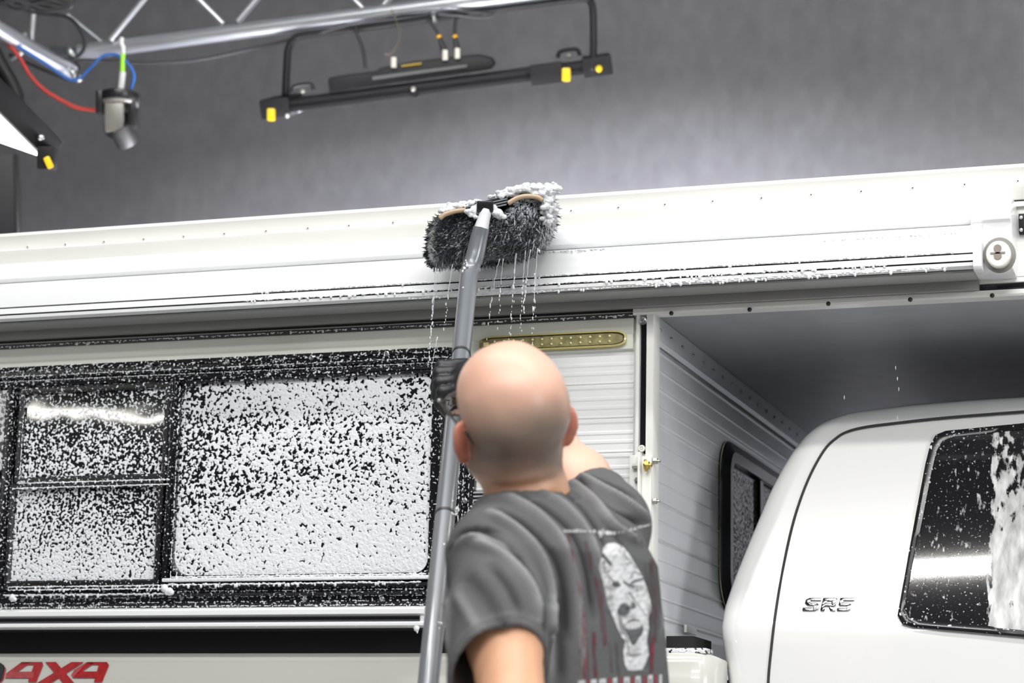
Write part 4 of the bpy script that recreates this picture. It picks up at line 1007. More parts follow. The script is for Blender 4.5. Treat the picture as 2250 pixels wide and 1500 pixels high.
lathe(MB(), lc, la, [(.036, -.02), (.036, .035), (.031, .045), (.028, .045), (.022, .036), (.0001, .034)]).obj('lens', mat('lens_grey', (.03, .029, .028), .4), ptz, sharp=.5)
lathe(MB(), lc+la/np.linalg.norm(la)*.036, la, [(.022, 0), (.022, .004), (.0001, .004)]).obj('lens_glass', mat('lens_glass', (.004, .004, .006), .35), ptz, sharp=.5)
MB().tube([PD(265, 205, PT), PD(270, 158, PT)], .0095, 12).obj('hanger_rod', mat('white_plastic', (.8, .8, .78), .4), ptz, smooth=False, sharp=.6)
MB().tube([PD(269, 158, PT), PD(270, 118, PT)], .0072, 10).obj('safety_tag', mat('lime_green', (.40, .90, .05), .4), ptz, sharp=.6)
MB().tube([PD(270, 120, PT), PD(271, 104, PT), PD(266, 94, PT), PD(268, 82, PT)], .007, 8).obj('hook', mat('white_plastic', (0, 0, 0)), ptz, smooth=True)
# hanging light panel
LD = 7.0
fx = thing('light_panel', 'black rectangular studio light hung level under the truss in a tube yoke, seen edge on', 'light', tuple(PD(960, 190, LD)))
eL, eR = PD(592, 240, LD), PD(1326, 145, LD-.05)
ux = (eR-eL)/np.linalg.norm(eR-eL); mid_ = (eL+eR)/2; view = (mid_-CAM)/np.linalg.norm(mid_-CAM)
vz = np.cross(ux, view); vz = vz/np.linalg.norm(vz); vz = vz if vz[2] > 0 else -vz
vy = np.cross(vz, ux); vy = vy if vy@view > 0 else -vy
vy = vy+vz*.03; vy /= np.linalg.norm(vy)
hl = np.linalg.norm(eR-eL)/2; hwid = .17; ht = .018
pc_ = mid_+vy*hwid
MB().obox(pc_+vz*ht*.3, ux*hl*.985, vy*hwid, vz*ht*.7).obox(mid_+vy*.006-vz*ht*.3, ux*hl*.985, vy*.006, vz*ht*.7).obox(mid_+vy*(2*hwid-.006)-vz*ht*.3, ux*hl*.985, vy*.006, vz*ht*.7).obj('panel_body', black_metal, fx, bevel=.002)
for s_ in (-1, 1): MB().obox(pc_+ux*s_*hl*.965, ux*.045, vy*(hwid+.012), vz*(ht+.012)).obj('corner_bracket', black_metal, fx, bevel=.004)
MB().obox(mid_+ux*hl*.66+vy*.02-vz*.002, ux*.05, vy*.04, vz*(ht+.014)).obj('corner_bracket', black_metal, fx, bevel=.004)
emis = mat('led_face', (.9, .9, .9), .5, emit=(.90, .93, 1.0), estr=14)
MB().obox(pc_-vz*(ht*.42), ux*hl*.90, vy*hwid*.90, vz*.001).obj('led_face', emis, fx)
hs_ = MB().poly([PD(x, y, LD-.01) for x, y in ((720, 172), (724, 205), (770, 196), (1080, 152), (1086, 140), (1078, 128), (1050, 121), (1000, 126), (900, 138), (832, 150), (826, 158), (775, 164))], vy*.14)
hs_.obj('driver_housing', black_metal, fx, bevel=.006)
MB().poly([PD(x, y, LD-.018) for x, y in ((818, 168), (818, 176), (1026, 148), (1026, 142))], vy*.01).obj('housing_rib', mat('satin_grey', (.09, .09, .09), .35), fx, bevel=.001)
MB().poly([PD(x, y, LD-.016) for x, y in ((882, 143), (882, 147), (926, 141), (926, 137))], vy*.004).obj('warning_label', mat('label_ochre', (.30, .20, .02), .6), fx)
yk = spline([PD(627, 212, LD+.02), PD(630, 150, LD+.02), PD(633, 110, LD+.02), PD(645, 88, LD+.02), PD(672, 77, LD+.02), PD(800, 61, LD+.01), PD(1000, 33, LD), PD(1150, 12, LD-.02), PD(1280, -3, LD-.04), PD(1298, 6, LD-.04), PD(1303, 25, LD-.04), PD(1304, 90, LD-.05), PD(1303, 156, LD-.05)], 8)
MB().tube(yk, .0115, 12).obj('yoke', black_metal, fx, smooth=True)
for px, py in ((665, 190), (1250, 113)):
    h_ = spline([PD(px-25, py+14, LD-.02), PD(px-18, py, LD-.02), PD(px+16, py-5, LD-.02), PD(px+25, py+8, LD-.02)], 5)
    MB().tube(h_, .0065, 8).obj('tilt_handle', black_metal, fx, smooth=True)
    MB().ball(PD(px, py+10, LD-.015), .008, 5, 8).obj('handle_nut', mat('aluminium_dull', (.35, .34, .30), .4, metal=.6), fx, smooth=True)
for px, py, a_, b_ in ((596, 252, .012, .019), (1244, 164, .013, .020)):
    MB().obox(PD(px, py, LD-.06), CR*a_, CF*.012, CU*b_).obj('yellow_knob', yellow_plastic, fx, bevel=.005)
MB().ball(PD(1316, 151, LD-.06), .011, 6, 10).obj('yellow_button', yellow_plastic, fx, smooth=True)
MB().ball(PD(908, 195, LD-.03), .009, 6, 10).obj('centre_bolt', mat('aluminium_dull', (0, 0, 0)), fx, smooth=True)
MB().tube([PD(908, 190, LD-.02), PD(911, 215, LD-.02)], .010, 10).obj('centre_latch', black_metal, fx)
MB().ball(PD(631, 254, LD-.03), .008, 6, 10).obj('bracket_bolt', metal_bright, fx, smooth=True)
for px, py in ((865, 138), (978, 122), (1005, 118)):
    MB().tube([PD(px, py-12, LD-.02), PD(px, py+10, LD-.02)], .0085, 10).obj('cable_socket', mat('socket_cream', (.70, .66, .58), .4), fx, sharp=.6)
for lab, pts in (('short black cable dropping from the truss into the left plug of the hanging light', [(940, 42), (955, 62), (965, 80)]), ('short black cable dropping from the truss into the right plug of the hanging light', [(1003, 36), (1000, 55), (1000, 80)])):
    c = cable(lab, pts, LD-.01, .0055, cb_black); a = pts[-1]; b_ = (978, 116) if a[0] == 965 else (1005, 112)
    q_ = MB().tube([PD(*a, LD-.01), PD(*b_, LD-.01)], [.006, .0125], 12).obj('plug', cb_black, c, sharp=.6)
    q_ = MB().tube([PD(a[0]-1, a[1]-3, LD-.01), PD(a[0]+1, a[1]+3, LD-.01)], .0072, 10).obj('plug_ring', mat('orange_ring', (.75, .38, .02), .4), c, sharp=.6)
cable('black cable from the truss down to the driver box of the hanging light', [(778, 55), (786, 78), (798, 110), (804, 152)], LD-.005, .0060, cb_black)
cable('thin dark cord looping beside the hanging light yoke', [(860, 20), (870, 45), (878, 70), (874, 95), (858, 118), (845, 118)], LD-.03, .0018, mat('cord_brown', (.10, .07, .04), .6))
cable('loop of black cable strapped along the top of the yoke', [(700, 72), (830, 38), (960, 22), (1060, 28), (1082, 34), (1050, 38), (1010, 34), (960, 30)], LD-.03, .0040, cb_black)
MB().tube([PD(950, 20, LD), PD(955, 48, LD)], .010, 10).obj('yoke_clamp', metal_bright, fx, sharp=.6)
# second light panel, cut off by the left edge
A_ = PD(88, 342, 6.0); B_ = PD(-215, 38, 5.6); e1_ = B_-A_; C0 = PD(-330, 190, 6.6); e2_ = C0-A_; e2_ = e2_-e1_*(e2_@e1_)/(e1_@e1_)
nn = np.cross(e1_, e2_); nn /= np.linalg.norm(nn); nn = nn if nn@CAM-(nn@A_) < 0 else -nn   # away from the lens
e1u, e2u = e1_/np.linalg.norm(e1_), e2_/np.linalg.norm(e2_); l1, l2 = np.linalg.norm(e1_)/2, np.linalg.norm(e2_)/2
lp2 = thing('light_panel', 'lit white light panel in a black frame, tilted at the left edge', 'light', tuple(A_))
pcen = A_+e1_/2+e2_/2
MB().obox(pcen+nn*.035, e1u*(l1+.02), e2u*(l2+.02), nn*.032).obj('panel_body', black_metal, lp2, bevel=.004)
MB().obox(pcen-nn*.001, e1u*(l1-.004), e2u*(l2-.004), nn*.003).obj('led_face', mat('led_face_bright', (.9, .9, .9), .5, emit=(1, 1, 1), estr=6), lp2)
MB().obox(PD(104, 348, 5.98), CR*.022, CF*.03, CU*.030).obj('corner_bracket', black_metal, lp2, bevel=.005)
MB().obox(PD(107, 357, 5.94), (CR*.8+CU*.4)*.009, CF*.01, (CU*.9-CR*.4)*.016).obj('yellow_knob', yellow_plastic, lp2, bevel=.004)
MB().ball(PD(68, 284, 5.95), .012, 6, 8, (1.3, 1, .7)).obj('brass_plug', mat('socket_tan', (.55, .33, .15), .4), lp2, smooth=True)
MB().ball(PD(90, 302, 5.95), .010, 6, 8).obj('frame_bolt', metal_bright, lp2, smooth=True)
ar = spline([PD(-40, 60, 6.0), PD(0, 140, 6.0), PD(22, 178, 6.0), (PD(38, 215, 6.0)), PD(52, 258, 6.0)], 6)
MB().tube(ar, [.020]*(len(ar)-6)+[.016]*6, 10).obj('yoke', black_metal, lp2, smooth=True)
MB().ball(PD(2, 183, 5.96), .008, 6, 8).obj('frame_bolt', metal_bright, lp2, smooth=True)
# tall dark panel under it
dk = MB().poly([PD(x, y, 7.4) for x, y in ((-160, 330), (33, 338), (52, 900), (-160, 900))], CF*.06)
t_ = thing('display_panel', 'tall black flat panel standing behind the camper at the left edge', 'panel', tuple(PD(0, 900, 7.4)))
dk.obj('panel_face', mat('panel_black', (.008, .008, .010), .4), t_, bevel=.004)
MB().tube([PD(33, 338, 7.39), PD(52, 900, 7.39)], .006, 8).obj('panel_edge', mat('edge_grey', (.05, .05, .055), .3), t_, smooth=True)
fp_ = PD(0, 900, 7.43); MB().tube([fp_, (fp_[0], fp_[1], .04)], .03, 12).box(fp_[0]-.4, fp_[0]+.4, fp_[1]-.3, fp_[1]+.3, 0, .04).obj('stand', black_metal, t_, bevel=.003)
# real light thrown by the hanging panel on the wall and the roof
o = area('panel_glow', tuple(pc_-vz*.03), tuple(pc_-vz*1.0+vy*.25), 1.3, .30, 560, (.86, .86, 1.0), 150); o.rotation_euler = Matrix((ux, np.cross(-(-vz*1.0+vy*.25)/np.linalg.norm(-vz*1.0+vy*.25), ux), -(-vz*1.0+vy*.25)/np.linalg.norm(-vz*1.0+vy*.25))).transposed().to_euler()

# ------------------------------------------------------------------ the person washing the camper
def ypr(yaw, pitch, roll):
    """axes (right, forward, up) turned left by yaw, up by pitch and leaning left by roll, relative to the view"""
    cy, sy = math.cos(yaw), math.sin(yaw); f = cy*CF-sy*CR; r_ = cy*CR+sy*CF; u = CU.copy()
    f, u = math.cos(pitch)*f+math.sin(pitch)*u, math.cos(pitch)*u-math.sin(pitch)*f
    r_, u = math.cos(roll)*r_+math.sin(roll)*u, math.cos(roll)*u-math.sin(roll)*r_
    return np.array([r_, f, u])
HB = ypr(.36, .22, .15); HR, HF, HU = HB
HC = PD(1126, 884, 3.42)                       # centre of the skull
def hp(x, y, z): return HC+HR*x+HF*y+HU*z
person_loc = PD(1250, 1767, 3.5)
person = thing('person', 'man with a shaved head and glasses, in a faded grey printed T-shirt, seen from behind reaching up with the pole', 'person', (person_loc[0], person_loc[1], 0.0))
person['label'] = 'man with shaved head and glasses in a printed grey T-shirt, back turned, holding the pole'
NB = PD(1158, 1085, 3.46)                      # base of the neck
SL, SR = PD(1084, 1222, 3.32), PD(1338, 1152, 3.60)
EL = PD(1130, 1570, 3.08)
HLH = pole_at_y(1790)                          # lower (left) hand on the pole
HRH = pole_at_y(862)                           # upper (right) hand on the pole
ER = PD(1212, 990, 3.86)
up = np.array([0, 0, 1.0])
lat = SR-SL; lat[2] = 0; lat /= np.linalg.norm(lat); bk = np.cross(up, lat); bk = bk if bk@CF < 0 else -bk   # bk points out of the back
WL = HLH-(HLH-EL)/np.linalg.norm(HLH-EL)*.075; WR = HRH-(HRH-ER)/np.linalg.norm(HRH-ER)*.07
ctr = (SL+SR)/2; ctr = np.array([ctr[0], ctr[1], 0])-bk*.028+np.array([CR[0], CR[1], 0])*.026
PELV = np.array([ctr[0]+.04, ctr[1]+.02, .98])
def spine(z):
    t = np.clip((z-.98)/(SL[2]-.98), 0, 1.2)
    return PELV[0]+(ctr[0]-PELV[0])*t, PELV[1]+(ctr[1]-PELV[1])*t
ZS = (SL[2]+SR[2])/2
def torso(P, grow=0.0):
    z = P[:, 2]; cx, cy = spine(z); dx = P[:, 0]-cx; dy = P[:, 1]-cy
    a = dx*lat[0]+dy*lat[1]; b_ = dx*bk[0]+dy*bk[1]
    A = np.interp(z, [.80, .95, 1.10, 1.30, ZS-.03, ZS+.05, ZS+.12], [.175, .175, .170, .184, .182, .125, .05])+grow
    Bq = np.interp(z, [.80, .95, 1.10, 1.30, ZS-.03, ZS+.05, ZS+.12], [.115, .125, .125, .130, .120, .088, .05])+grow
    k0 = ((np.abs(a)/A)**2.4+(np.abs(b_)/Bq)**2.4)**(1/2.4)
    d = (k0-1)*np.minimum(A, Bq)
    return smax(d, np.maximum(z-(ZS+.045+grow), .82-z), .05)
def trunk(P, g=0.0):
    d = torso(P, g)
    d = smin(d, capsule(P, NB-up*.09, NB-up*.035, .070+g, .056+g), .035)
    d = smin(d, capsule(P, NB-up*.065, SL+(NB-SL)*.12, .048+g, .050+g), .04)
    d = smin(d, capsule(P, NB-up*.065, SR+(NB-SR)*.12, .048+g, .050+g), .04)
    return d
def hand(P, wrist, c, axis, fwd_out, side, k=1.0):
    """fist closed on a pole: axis runs along the pole, fwd_out points from the wrist side across the pole; side = where the knuckles show"""
    d = capsule(P, wrist, c-fwd_out*.022*k-axis*.0, .026*k, .034*k)
    return d
def fist(P, c, pax, inn, out, r=.0095, pole_r=.0175):
    """four fingers wrapped round a pole. pax: along the pole (index to little finger), inn: towards the palm, out: the side the fingers wrap over"""
    d = None
    far = -inn
    palm = c+inn*(pole_r+.014)
    d = smin(capsule(P, palm-pax*.030, palm+pax*.032, .017, .016), capsule(P, palm-pax*.020-out*.014, palm+pax*.026-out*.014, .016, .015), .012)
    for i, (rr, ln) in enumerate(((.0104, 1.0), (.0110, 1.08), (.0106, 1.02), (.0092, .86))):
        o = c+pax*(-.036+.0235*i)
        R_0 = pole_r+rr*.85
        pts = [o+inn*(R_0+.012)-out*.002, o+inn*(R_0+.004)+out*.013, o+inn*R_0*.75+out*(R_0+.010)*ln, o+far*R_0*.35+out*(R_0+.006)*ln, o+far*(R_0+.004)*ln+out*R_0*.2, o+far*R_0*.85-out*R_0*.7]
        q = chain(P, pts, [rr*1.05, rr*1.12, rr*1.08, rr, rr*.95, rr*.85], .003)
        d = smin(d, q, .0030)
    th = c-pax*.040
    q = chain(P, [palm-pax*.012-out*.02, th-out*(pole_r+.010)+inn*.010, th-out*(pole_r*.4)+far*(pole_r+.009), th+out*.012+far*(pole_r+.010)], [.015, .0125, .0115, .0095], .006)
    return smin(d, q, .007)
# directions for the raised right hand: the palm lies on the near side of the pole, fingers go over its left edge
inn_r = -CF+PDIR*(CF@PDIR); inn_r /= np.linalg.norm(inn_r); inn_r = inn_r+CR*.25; inn_r -= PDIR*(inn_r@PDIR); inn_r /= np.linalg.norm(inn_r)
out_r = np.cross(inn_r, PDIR); out_r = out_r if out_r@CR < 0 else -out_r
inn_l = -CF+CR*.8; inn_l -= PDIR*(inn_l@PDIR); inn_l /= np.linalg.norm(inn_l)
out_l = np.cross(inn_l, PDIR); out_l = out_l if out_l@CR < 0 else -out_l
def skull(P):
    d = ellipsoid(P, hp(0, 0, 0), (.0785, .096, .086), HB)
    d = smin(d, ellipsoid(P, hp(0, -.028, -.012), (.0720, .066, .066), HB), .025)      # occiput
    d = smin(d, ellipsoid(P, hp(0, .012, .020), (.070, .078, .062), HB), .025)
    d = smin(d, ellipsoid(P, hp(0, .035, -.075), (.060, .068, .062), HB), .035)        # face and jaw
    d = smin(d, capsule(P, hp(-.056, .010, -.085), hp(-.020, .085, -.118), .017, .020), .03)
    d = smin(d, capsule(P, hp(.056, .010, -.085), hp(.020, .085, -.118), .017, .020), .03)
    d = smin(d, ellipsoid(P, hp(0, .090, -.112), (.024, .018, .018), HB), .02)         # chin
    d = smin(d, capsule(P, hp(0, .096, -.020), hp(0, .118, -.058), .008, .013), .012)  # nose
    d = smin(d, capsule(P, hp(-.038, .090, -.008), hp(.038, .090, -.008), .008, .008), .015)
    d = smax(d, -ellipsoid(P, hp(-.031, .108, -.026), (.016, .014, .010), HB), .008)
    d = smax(d, -ellipsoid(P, hp(.031, .108, -.026), (.016, .014, .010), HB), .008)
    for s_ in (-1, 1): d = smin(d, ellipsoid(P, hp(s_*.031, .088, -.027), (.012, .012, .012), HB), .002)
    d = smin(d, capsule(P, hp(-.022, .100, -.083), hp(.022, .100, -.083), .006, .006), .008)
    d = smax(d, -capsule(P, hp(-.022, .110, -.083), hp(.022, .110, -.083), .0022, .0022), .003)
    return d
def ear(P, s_):
    c = hp(s_*.080, .004, -.048); ax = HR*s_*.74-HF*.50; ax /= np.linalg.norm(ax)     # outward flare axis
    n_ = np.cross(ax, HU); n_ /= np.linalg.norm(n_); B = np.array([ax, HU*.97+ax*.1, n_])
    B = np.array([ax, HU, n_])
    c2 = c+ax*.006+HU*.002
    d = ellipsoid(P, c2, (.0185, .0310, .0078), B)
    d = smax(d, -ellipsoid(P, c2-n_*.009*np.sign(n_@HF)*-1+HU*.003, (.0115, .021, .0075), B), .003)
    return smin(d, ellipsoid(P, c+ax*.002-HU*.024, (.012, .012, .007), B), .006)
FA = SR+(ER-SR)*.0
def body_f(P):
    d = trunk(P, -.010)
    d = smin(d, chain(P, [NB-up*.06, NB+up*.0, hp(0, -.004, -.080), hp(0, .0, -.04)], [.066, .0600, .0595, .060], .02), .028)
    h_ = skull(P)
    d = smin(d, h_, .022)
    for s_ in (-1, 1): d = smin(d, ear(P, s_), .004)
    # left arm hanging, then reaching forward to the lower part of the pole
    d = smin(d, chain(P, [SL, SL*.45+EL*.55, EL], [.042, .0515, .044], .02), .035)
    d = smin(d, chain(P, [EL, EL*.6+WL*.4, WL], [.043, .044, .029], .02), .02)
    d = smin(d, capsule(P, WL, HLH+inn_l*.03, .027, .026), .02)
    # right arm raised across towards the pole
    d = smin(d, chain(P, [SR, SR*.45+ER*.55, ER], [.046, .056, .045], .02), .035)
    d = smin(d, chain(P, [ER, ER*.6+WR*.4, WR], [.045, .043, .028], .02), .02)
    d = smin(d, capsule(P, WR, HRH+inn_r*.044-out_r*.026, .026, .014), .012)
    d = smin(d, fist(P, HLH, PDIR, inn_l, out_l, pole_r=.0185), .01)
    # creases at the nape
    q = (P-HC)@HB.T
    bkm = np.clip(-q[:, 1]/.06, 0, 1)
    for z0_, w_, a_ in ((-.112, .007, .0075), (-.138, .007, .006), (-.088, .010, .003)):
        zz = q[:, 2]-z0_+.10*np.abs(q[:, 0])*0-.04*q[:, 0]
        d = d+a_*bkm*np.exp(-(zz/w_)**2)*np.clip(1-np.abs(q[:, 0])/.065, 0, 1)
    return d
allp = np.array([SL, SR, EL, ER, HLH, HRH, NB, hp(0, 0, .1)])
lo = allp.min(0)-.12; hi = allp.max(0)+.12; lo[2] = .84
V, Q = nets(body_f, lo, hi, .0042)
q = (V-HC)@HB.T
# low relief of the scalp
Nn = vnormals(V, Q); amp = np.exp(-((np.linalg.norm(q, axis=1)-.09)/.03)**2)
V2 = V+Nn*(amp*(.0016*vnoise(V, 68, 2)+.0006*vnoise(V, 150, 3)))[:, None]
skin = np.tile(np.array([.68, .37, .22]), (len(V), 1))
hd = np.clip((V[:, 2]-(NB[2]-.01))/.05, 0, 1)
skin = skin*(1-hd[:, None])+np.array([.74, .47, .35])*hd[:, None]
# stubble zone: back and sides of the head below the bald crown
ns = .018*vnoise(V, 48, 5)+.009*vnoise(V, 110, 6)
el = q[:, 2]+.35*(q[:, 1]+.05)+ns
st_ = np.clip((.048-el)/.090, 0, 1)*np.clip((q[:, 2]+.118+ns)/.022, 0, 1)*np.clip((.055-q[:, 1])/.03, 0, 1)*hd
st_ *= (np.linalg.norm(q, axis=1) < .15)
fleck = .88+.12*np.clip(vnoise(V, 900, 8)*2, -1, 1)
skin = skin*(1-.84*st_[:, None])+np.array([.135, .110, .085])*(.84*st_*fleck)[:, None]
mott = vnoise(V, 45, 9)
skin *= (1+.05*mott)[:, None]; skin[:, 1:] *= (1-.05*vnoise(V, 70, 10)*hd)[:, None]
skin[:, 0] += .05*hd*(q[:, 2] > .02)
er = np.minimum(np.abs(ear(V, -1)), np.abs(ear(V, 1))) < .0025
er &= np.abs(q[:, 0]) > .074
skin[er] = skin[er]*.3+np.array([.66, .20, .13])*.7
neck_f = np.clip(1-np.abs(q[:, 2]+.135)/.03, 0, 1)*hd
skin = skin*(1-.35*neck_f[:, None])+np.array([.62, .27, .17])*(.35*neck_f)[:, None]
skm = bpy.data.materials.new('skin'); skm.use_nodes = True; nt = skm.node_tree; b = nt.nodes['Principled BSDF']
at = nd(nt, 'ShaderNodeAttribute'); at.attribute_name = 'tint'; g = nd(nt, 'ShaderNodeNewGeometry')
b.inputs['Roughness'].default_value = .42; b.inputs['Subsurface Weight'].default_value = .12; b.inputs['Subsurface Radius'].default_value = (.012, .005, .003); b.inputs['Subsurface Scale'].default_value = .5
nz = nd(nt, 'ShaderNodeTexNoise'); nz.inputs['Scale'].default_value = 420; nz.inputs['Detail'].default_value = 3; nt.links.new(g.outputs['Position'], nz.inputs['Vector'])
bp = nd(nt, 'ShaderNodeBump'); bp.inputs['Strength'].default_value = .12; bp.inputs['Distance'].default_value = .002
nt.links.new(nz.outputs['Fac'], bp.inputs['Height']); nt.links.new(bp.outputs[0], b.inputs['Normal']); nt.links.new(at.outputs['Color'], b.inputs['Base Color'])
body = fast_obj('body', V2, Q, skm, person); vcolor(body, skin)

# T-shirt: a shell round the trunk and both upper arms, open at neck, hems and cuffs
HEMA, HEMB = SL+(EL-SL)*.68, EL
axl = (EL-SL)/np.linalg.norm(EL-SL); axr = (ER-SR)/np.linalg.norm(ER-SR)
CUTL = PD(1088, 1488, 3.16)
CUTR = SR+(ER-SR)*.27
nL = axl+.28*CR-.40*CF; nL /= np.linalg.norm(nL); nR = axr
def shirt_parts(P):
    a = trunk(P, .012)
    sl = chain(P, [SL+bk*.004, SL+axl*.12-lat*.008, CUTL-lat*.006+axl*.09], [.064, .070, .074], .02)
    srr = chain(P, [SR, CUTR+axr*.06], [.066, .062], .02)
    return a, sl, srr
def shirt_out(P):
    a, sl, srr = shirt_parts(P); return smin(smin(a, sl, .030), srr, .035)
def fold_field(P): return .0016*vnoise(P, 30, 31)+.0008*vnoise(P, 70, 32)
def shirt_f(P):
    a, sl, srr = shirt_parts(P); f = fold_field(P)
    full = smin(smin(a, sl, .030), srr, .035)+f
    outer = smin(smin(a, np.maximum(sl, (P-CUTL)@nL), .030), np.maximum(srr, (P-CUTR)@nR), .035)+f
    d = np.maximum(outer, -(full+.009))
    d = np.maximum(d, -capsule(P, NB-up*.02, NB+(hp(0, 0, -.08)-NB)*1.2+up*.04, .0655, .075))
    return np.maximum(d, .90-P[:, 2])
pts_ = np.array([SL, SR, CUTL, CUTR, NB]); lo = pts_.min(0)-.17; hi = pts_.max(0)+.13; lo[2] = .89
V, Q = nets(shirt_f, lo, hi, .0040)
Nn = vnormals(V, Q); Nn[(shirt_out(V)+fold_field(V)) < -.0045] *= -1
def sdist(P, pl):
    best = np.full(len(P), 9.); 
    for i in range(len(pl)-1):
        a, b_ = pl[i], pl[i+1]; ab = b_-a; t = np.clip((P-a)@ab/(ab@ab), 0, 1); e = P-a-t[:, None]*ab; best = np.minimum(best, np.sqrt((e*e).sum(1)))
    return best
# folds, as ridges and valleys running over the cloth (start and end points seen in the photograph, laid on the shirt)
bvh0 = BVHTree.FromPolygons([Vector(v) for v in V], [tuple(int(i) for i in f) for f in Q])
def onshirt(px, py):
    h_ = bvh0.ray_cast(Vector(CAM), Vector(ray(px, py)).normalized())
    return np.array(h_[0]) if h_[0] is not None else None
folds = [  # (points, height, width)
    ([(1000, 1180), (1020, 1168), (1060, 1163), (1095, 1170)], -.006, .006), ([(1005, 1195), (1040, 1182), (1090, 1190), (1130, 1215)], .007, .008),
    ([(1040, 1190), (1095, 1215), (1140, 1255), (1170, 1300), (1186, 1360)], .008, .009), ([(1060, 1170), (1120, 1205), (1165, 1255), (1192, 1320), (1200, 1400)], -.009, .008),
    ([(1075, 1125), (1130, 1160), (1180, 1215), (1205, 1290), (1208, 1400), (1205, 1500)], .008, .009), ([(1100, 1118), (1160, 1155), (1215, 1215), (1240, 1290), (1248, 1400)], -.007, .008),
    ([(1110, 1090), (1180, 1130), (1235, 1190), (1262, 1270), (1275, 1380), (1280, 1500)], .007, .009), ([(1140, 1085), (1200, 1115), (1262, 1175), (1290, 1250), (1305, 1350)], -.006, .008),
    ([(1180, 1075), (1240, 1110), (1290, 1170), (1320, 1250), (1335, 1330)], .006, .008), ([(1215, 1068), (1270, 1105), (1312, 1160), (1335, 1210)], -.006, .007),
    ([(1252, 1062), (1300, 1100), (1345, 1155), (1400, 1190)], .008, .008), ([(1262, 1050), (1300, 1085), (1350, 1120), (1410, 1150)], -.008, .008),
    ([(1268, 1040), (1310, 1068), (1370, 1100), (1425, 1140)], .008, .008), ([(1290, 1045), (1340, 1062), (1395, 1092)], -.006, .006),
    ([(1020, 1260), (1060, 1300), (1100, 1360), (1120, 1390)], -.004, .014), ([(1080, 1240), (1120, 1290), (1150, 1350)], -.005, .010),
    ([(1000, 1300), (1030, 1350), (1050, 1390)], .004, .012), ([(975, 1250), (985, 1330), (985, 1430)], .004, .010),
    ([(1225, 1300), (1232, 1400), (1235, 1500)], -.005, .010), ([(1420, 1250), (1430, 1350), (1425, 1470)], -.003, .010), ([(1440, 1180), (1452, 1280), (1452, 1400)], .003, .008),
    ([(1330, 1150), (1370, 1200), (1400, 1270), (1410, 1330)], -.004, .009)]
disp = np.zeros(len(V))
for pts, hgt, wd_ in folds:
    pl = [onshirt(*p) for p in spline([np.array(p, float) for p in pts], 4)]; pl = [p for p in pl if p is not None]
    if len(pl) < 2: continue
    ds = sdist(V, pl); L0, L1 = pl[0], pl[-1]
    disp += hgt*(1.5 if hgt > 0 else .9)*np.exp(-(ds/(wd_*.78))**2)*np.clip(.35+np.minimum(np.linalg.norm(V-L0, axis=1), np.linalg.norm(V-L1, axis=1))/.03, 0, 1)
# hems and seam
hemd = np.abs((V-CUTL)@nL+.018); nearl = np.linalg.norm(V-CUTL, axis=1) < .11
disp -= .0022*np.exp(-(hemd/.0022)**2)*nearl
seam = [onshirt(*p) for p in ((1068, 1096), (1040, 1125), (1012, 1150), (985, 1180), (978, 1205))]; seam = [p for p in seam if p is not None]
seam2 = [onshirt(*p) for p in ((985, 1212), (1000, 1190), (1024, 1172), (1042, 1160))]; seam2 = [p for p in seam2 if p is not None]
if len(seam2) > 1: disp -= .0035*np.exp(-(sdist(V, seam2)/.0028)**2)
# keep the cloth off the body
disp = np.clip(disp, -.0065, .016)
V = V+Nn*disp[:, None]
shm = bpy.data.materials.new('faded_shirt'); shm.use_nodes = True; nt = shm.node_tree; b = nt.nodes['Principled BSDF']
at = nd(nt, 'ShaderNodeAttribute'); at.attribute_name = 'tint'; g = nd(nt, 'ShaderNodeNewGeometry')
b.inputs['Roughness'].default_value = .9; b.inputs['Specular IOR Level'].default_value = .15
nz = nd(nt, 'ShaderNodeTexNoise'); nz.inputs['Scale'].default_value = 500; nz.inputs['Detail'].default_value = 3; nt.links.new(g.outputs['Position'], nz.inputs['Vector'])
mr = nd(nt, 'ShaderNodeMapRange'); mr.inputs['From Min'].default_value = .3; mr.inputs['From Max'].default_value = .7; mr.inputs['To Min'].default_value = .85; mr.inputs['To Max'].default_value = 1.15
nt.links.new(nz.outputs['Fac'], mr.inputs['Value']); sc_ = nd(nt, 'ShaderNodeVectorMath', operation='SCALE')
nt.links.new(at.outputs['Color'], sc_.inputs[0]); nt.links.new(mr.outputs[0], sc_.inputs['Scale']); nt.links.new(sc_.outputs[0], b.inputs['Base Color'])
# faded dye with fold highlights and shade painted in; stitched seams worn lighter
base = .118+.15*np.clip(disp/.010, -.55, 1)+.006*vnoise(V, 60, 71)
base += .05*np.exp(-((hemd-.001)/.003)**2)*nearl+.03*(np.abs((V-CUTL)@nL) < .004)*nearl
cd_ = capsule(V, NB-up*.02, NB+(hp(0, 0, -.08)-NB)*1.2+up*.04, .0655, .075)
V = V+Nn*(-.002*np.exp(-((cd_-.020)/.002)**2)+.0012*(cd_ < .018))[:, None]
base += .02*np.exp(-((cd_-.023)/.003)**2)
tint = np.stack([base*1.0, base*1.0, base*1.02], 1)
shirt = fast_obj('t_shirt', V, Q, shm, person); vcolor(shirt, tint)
# ribbed collar
u1 = (hp(0, 0, -.08)-NB); u1 /= np.linalg.norm(u1); bvh1 = BVHTree.FromPolygons([Vector(v) for v in V], [tuple(int(i) for i in f) for f in Q])
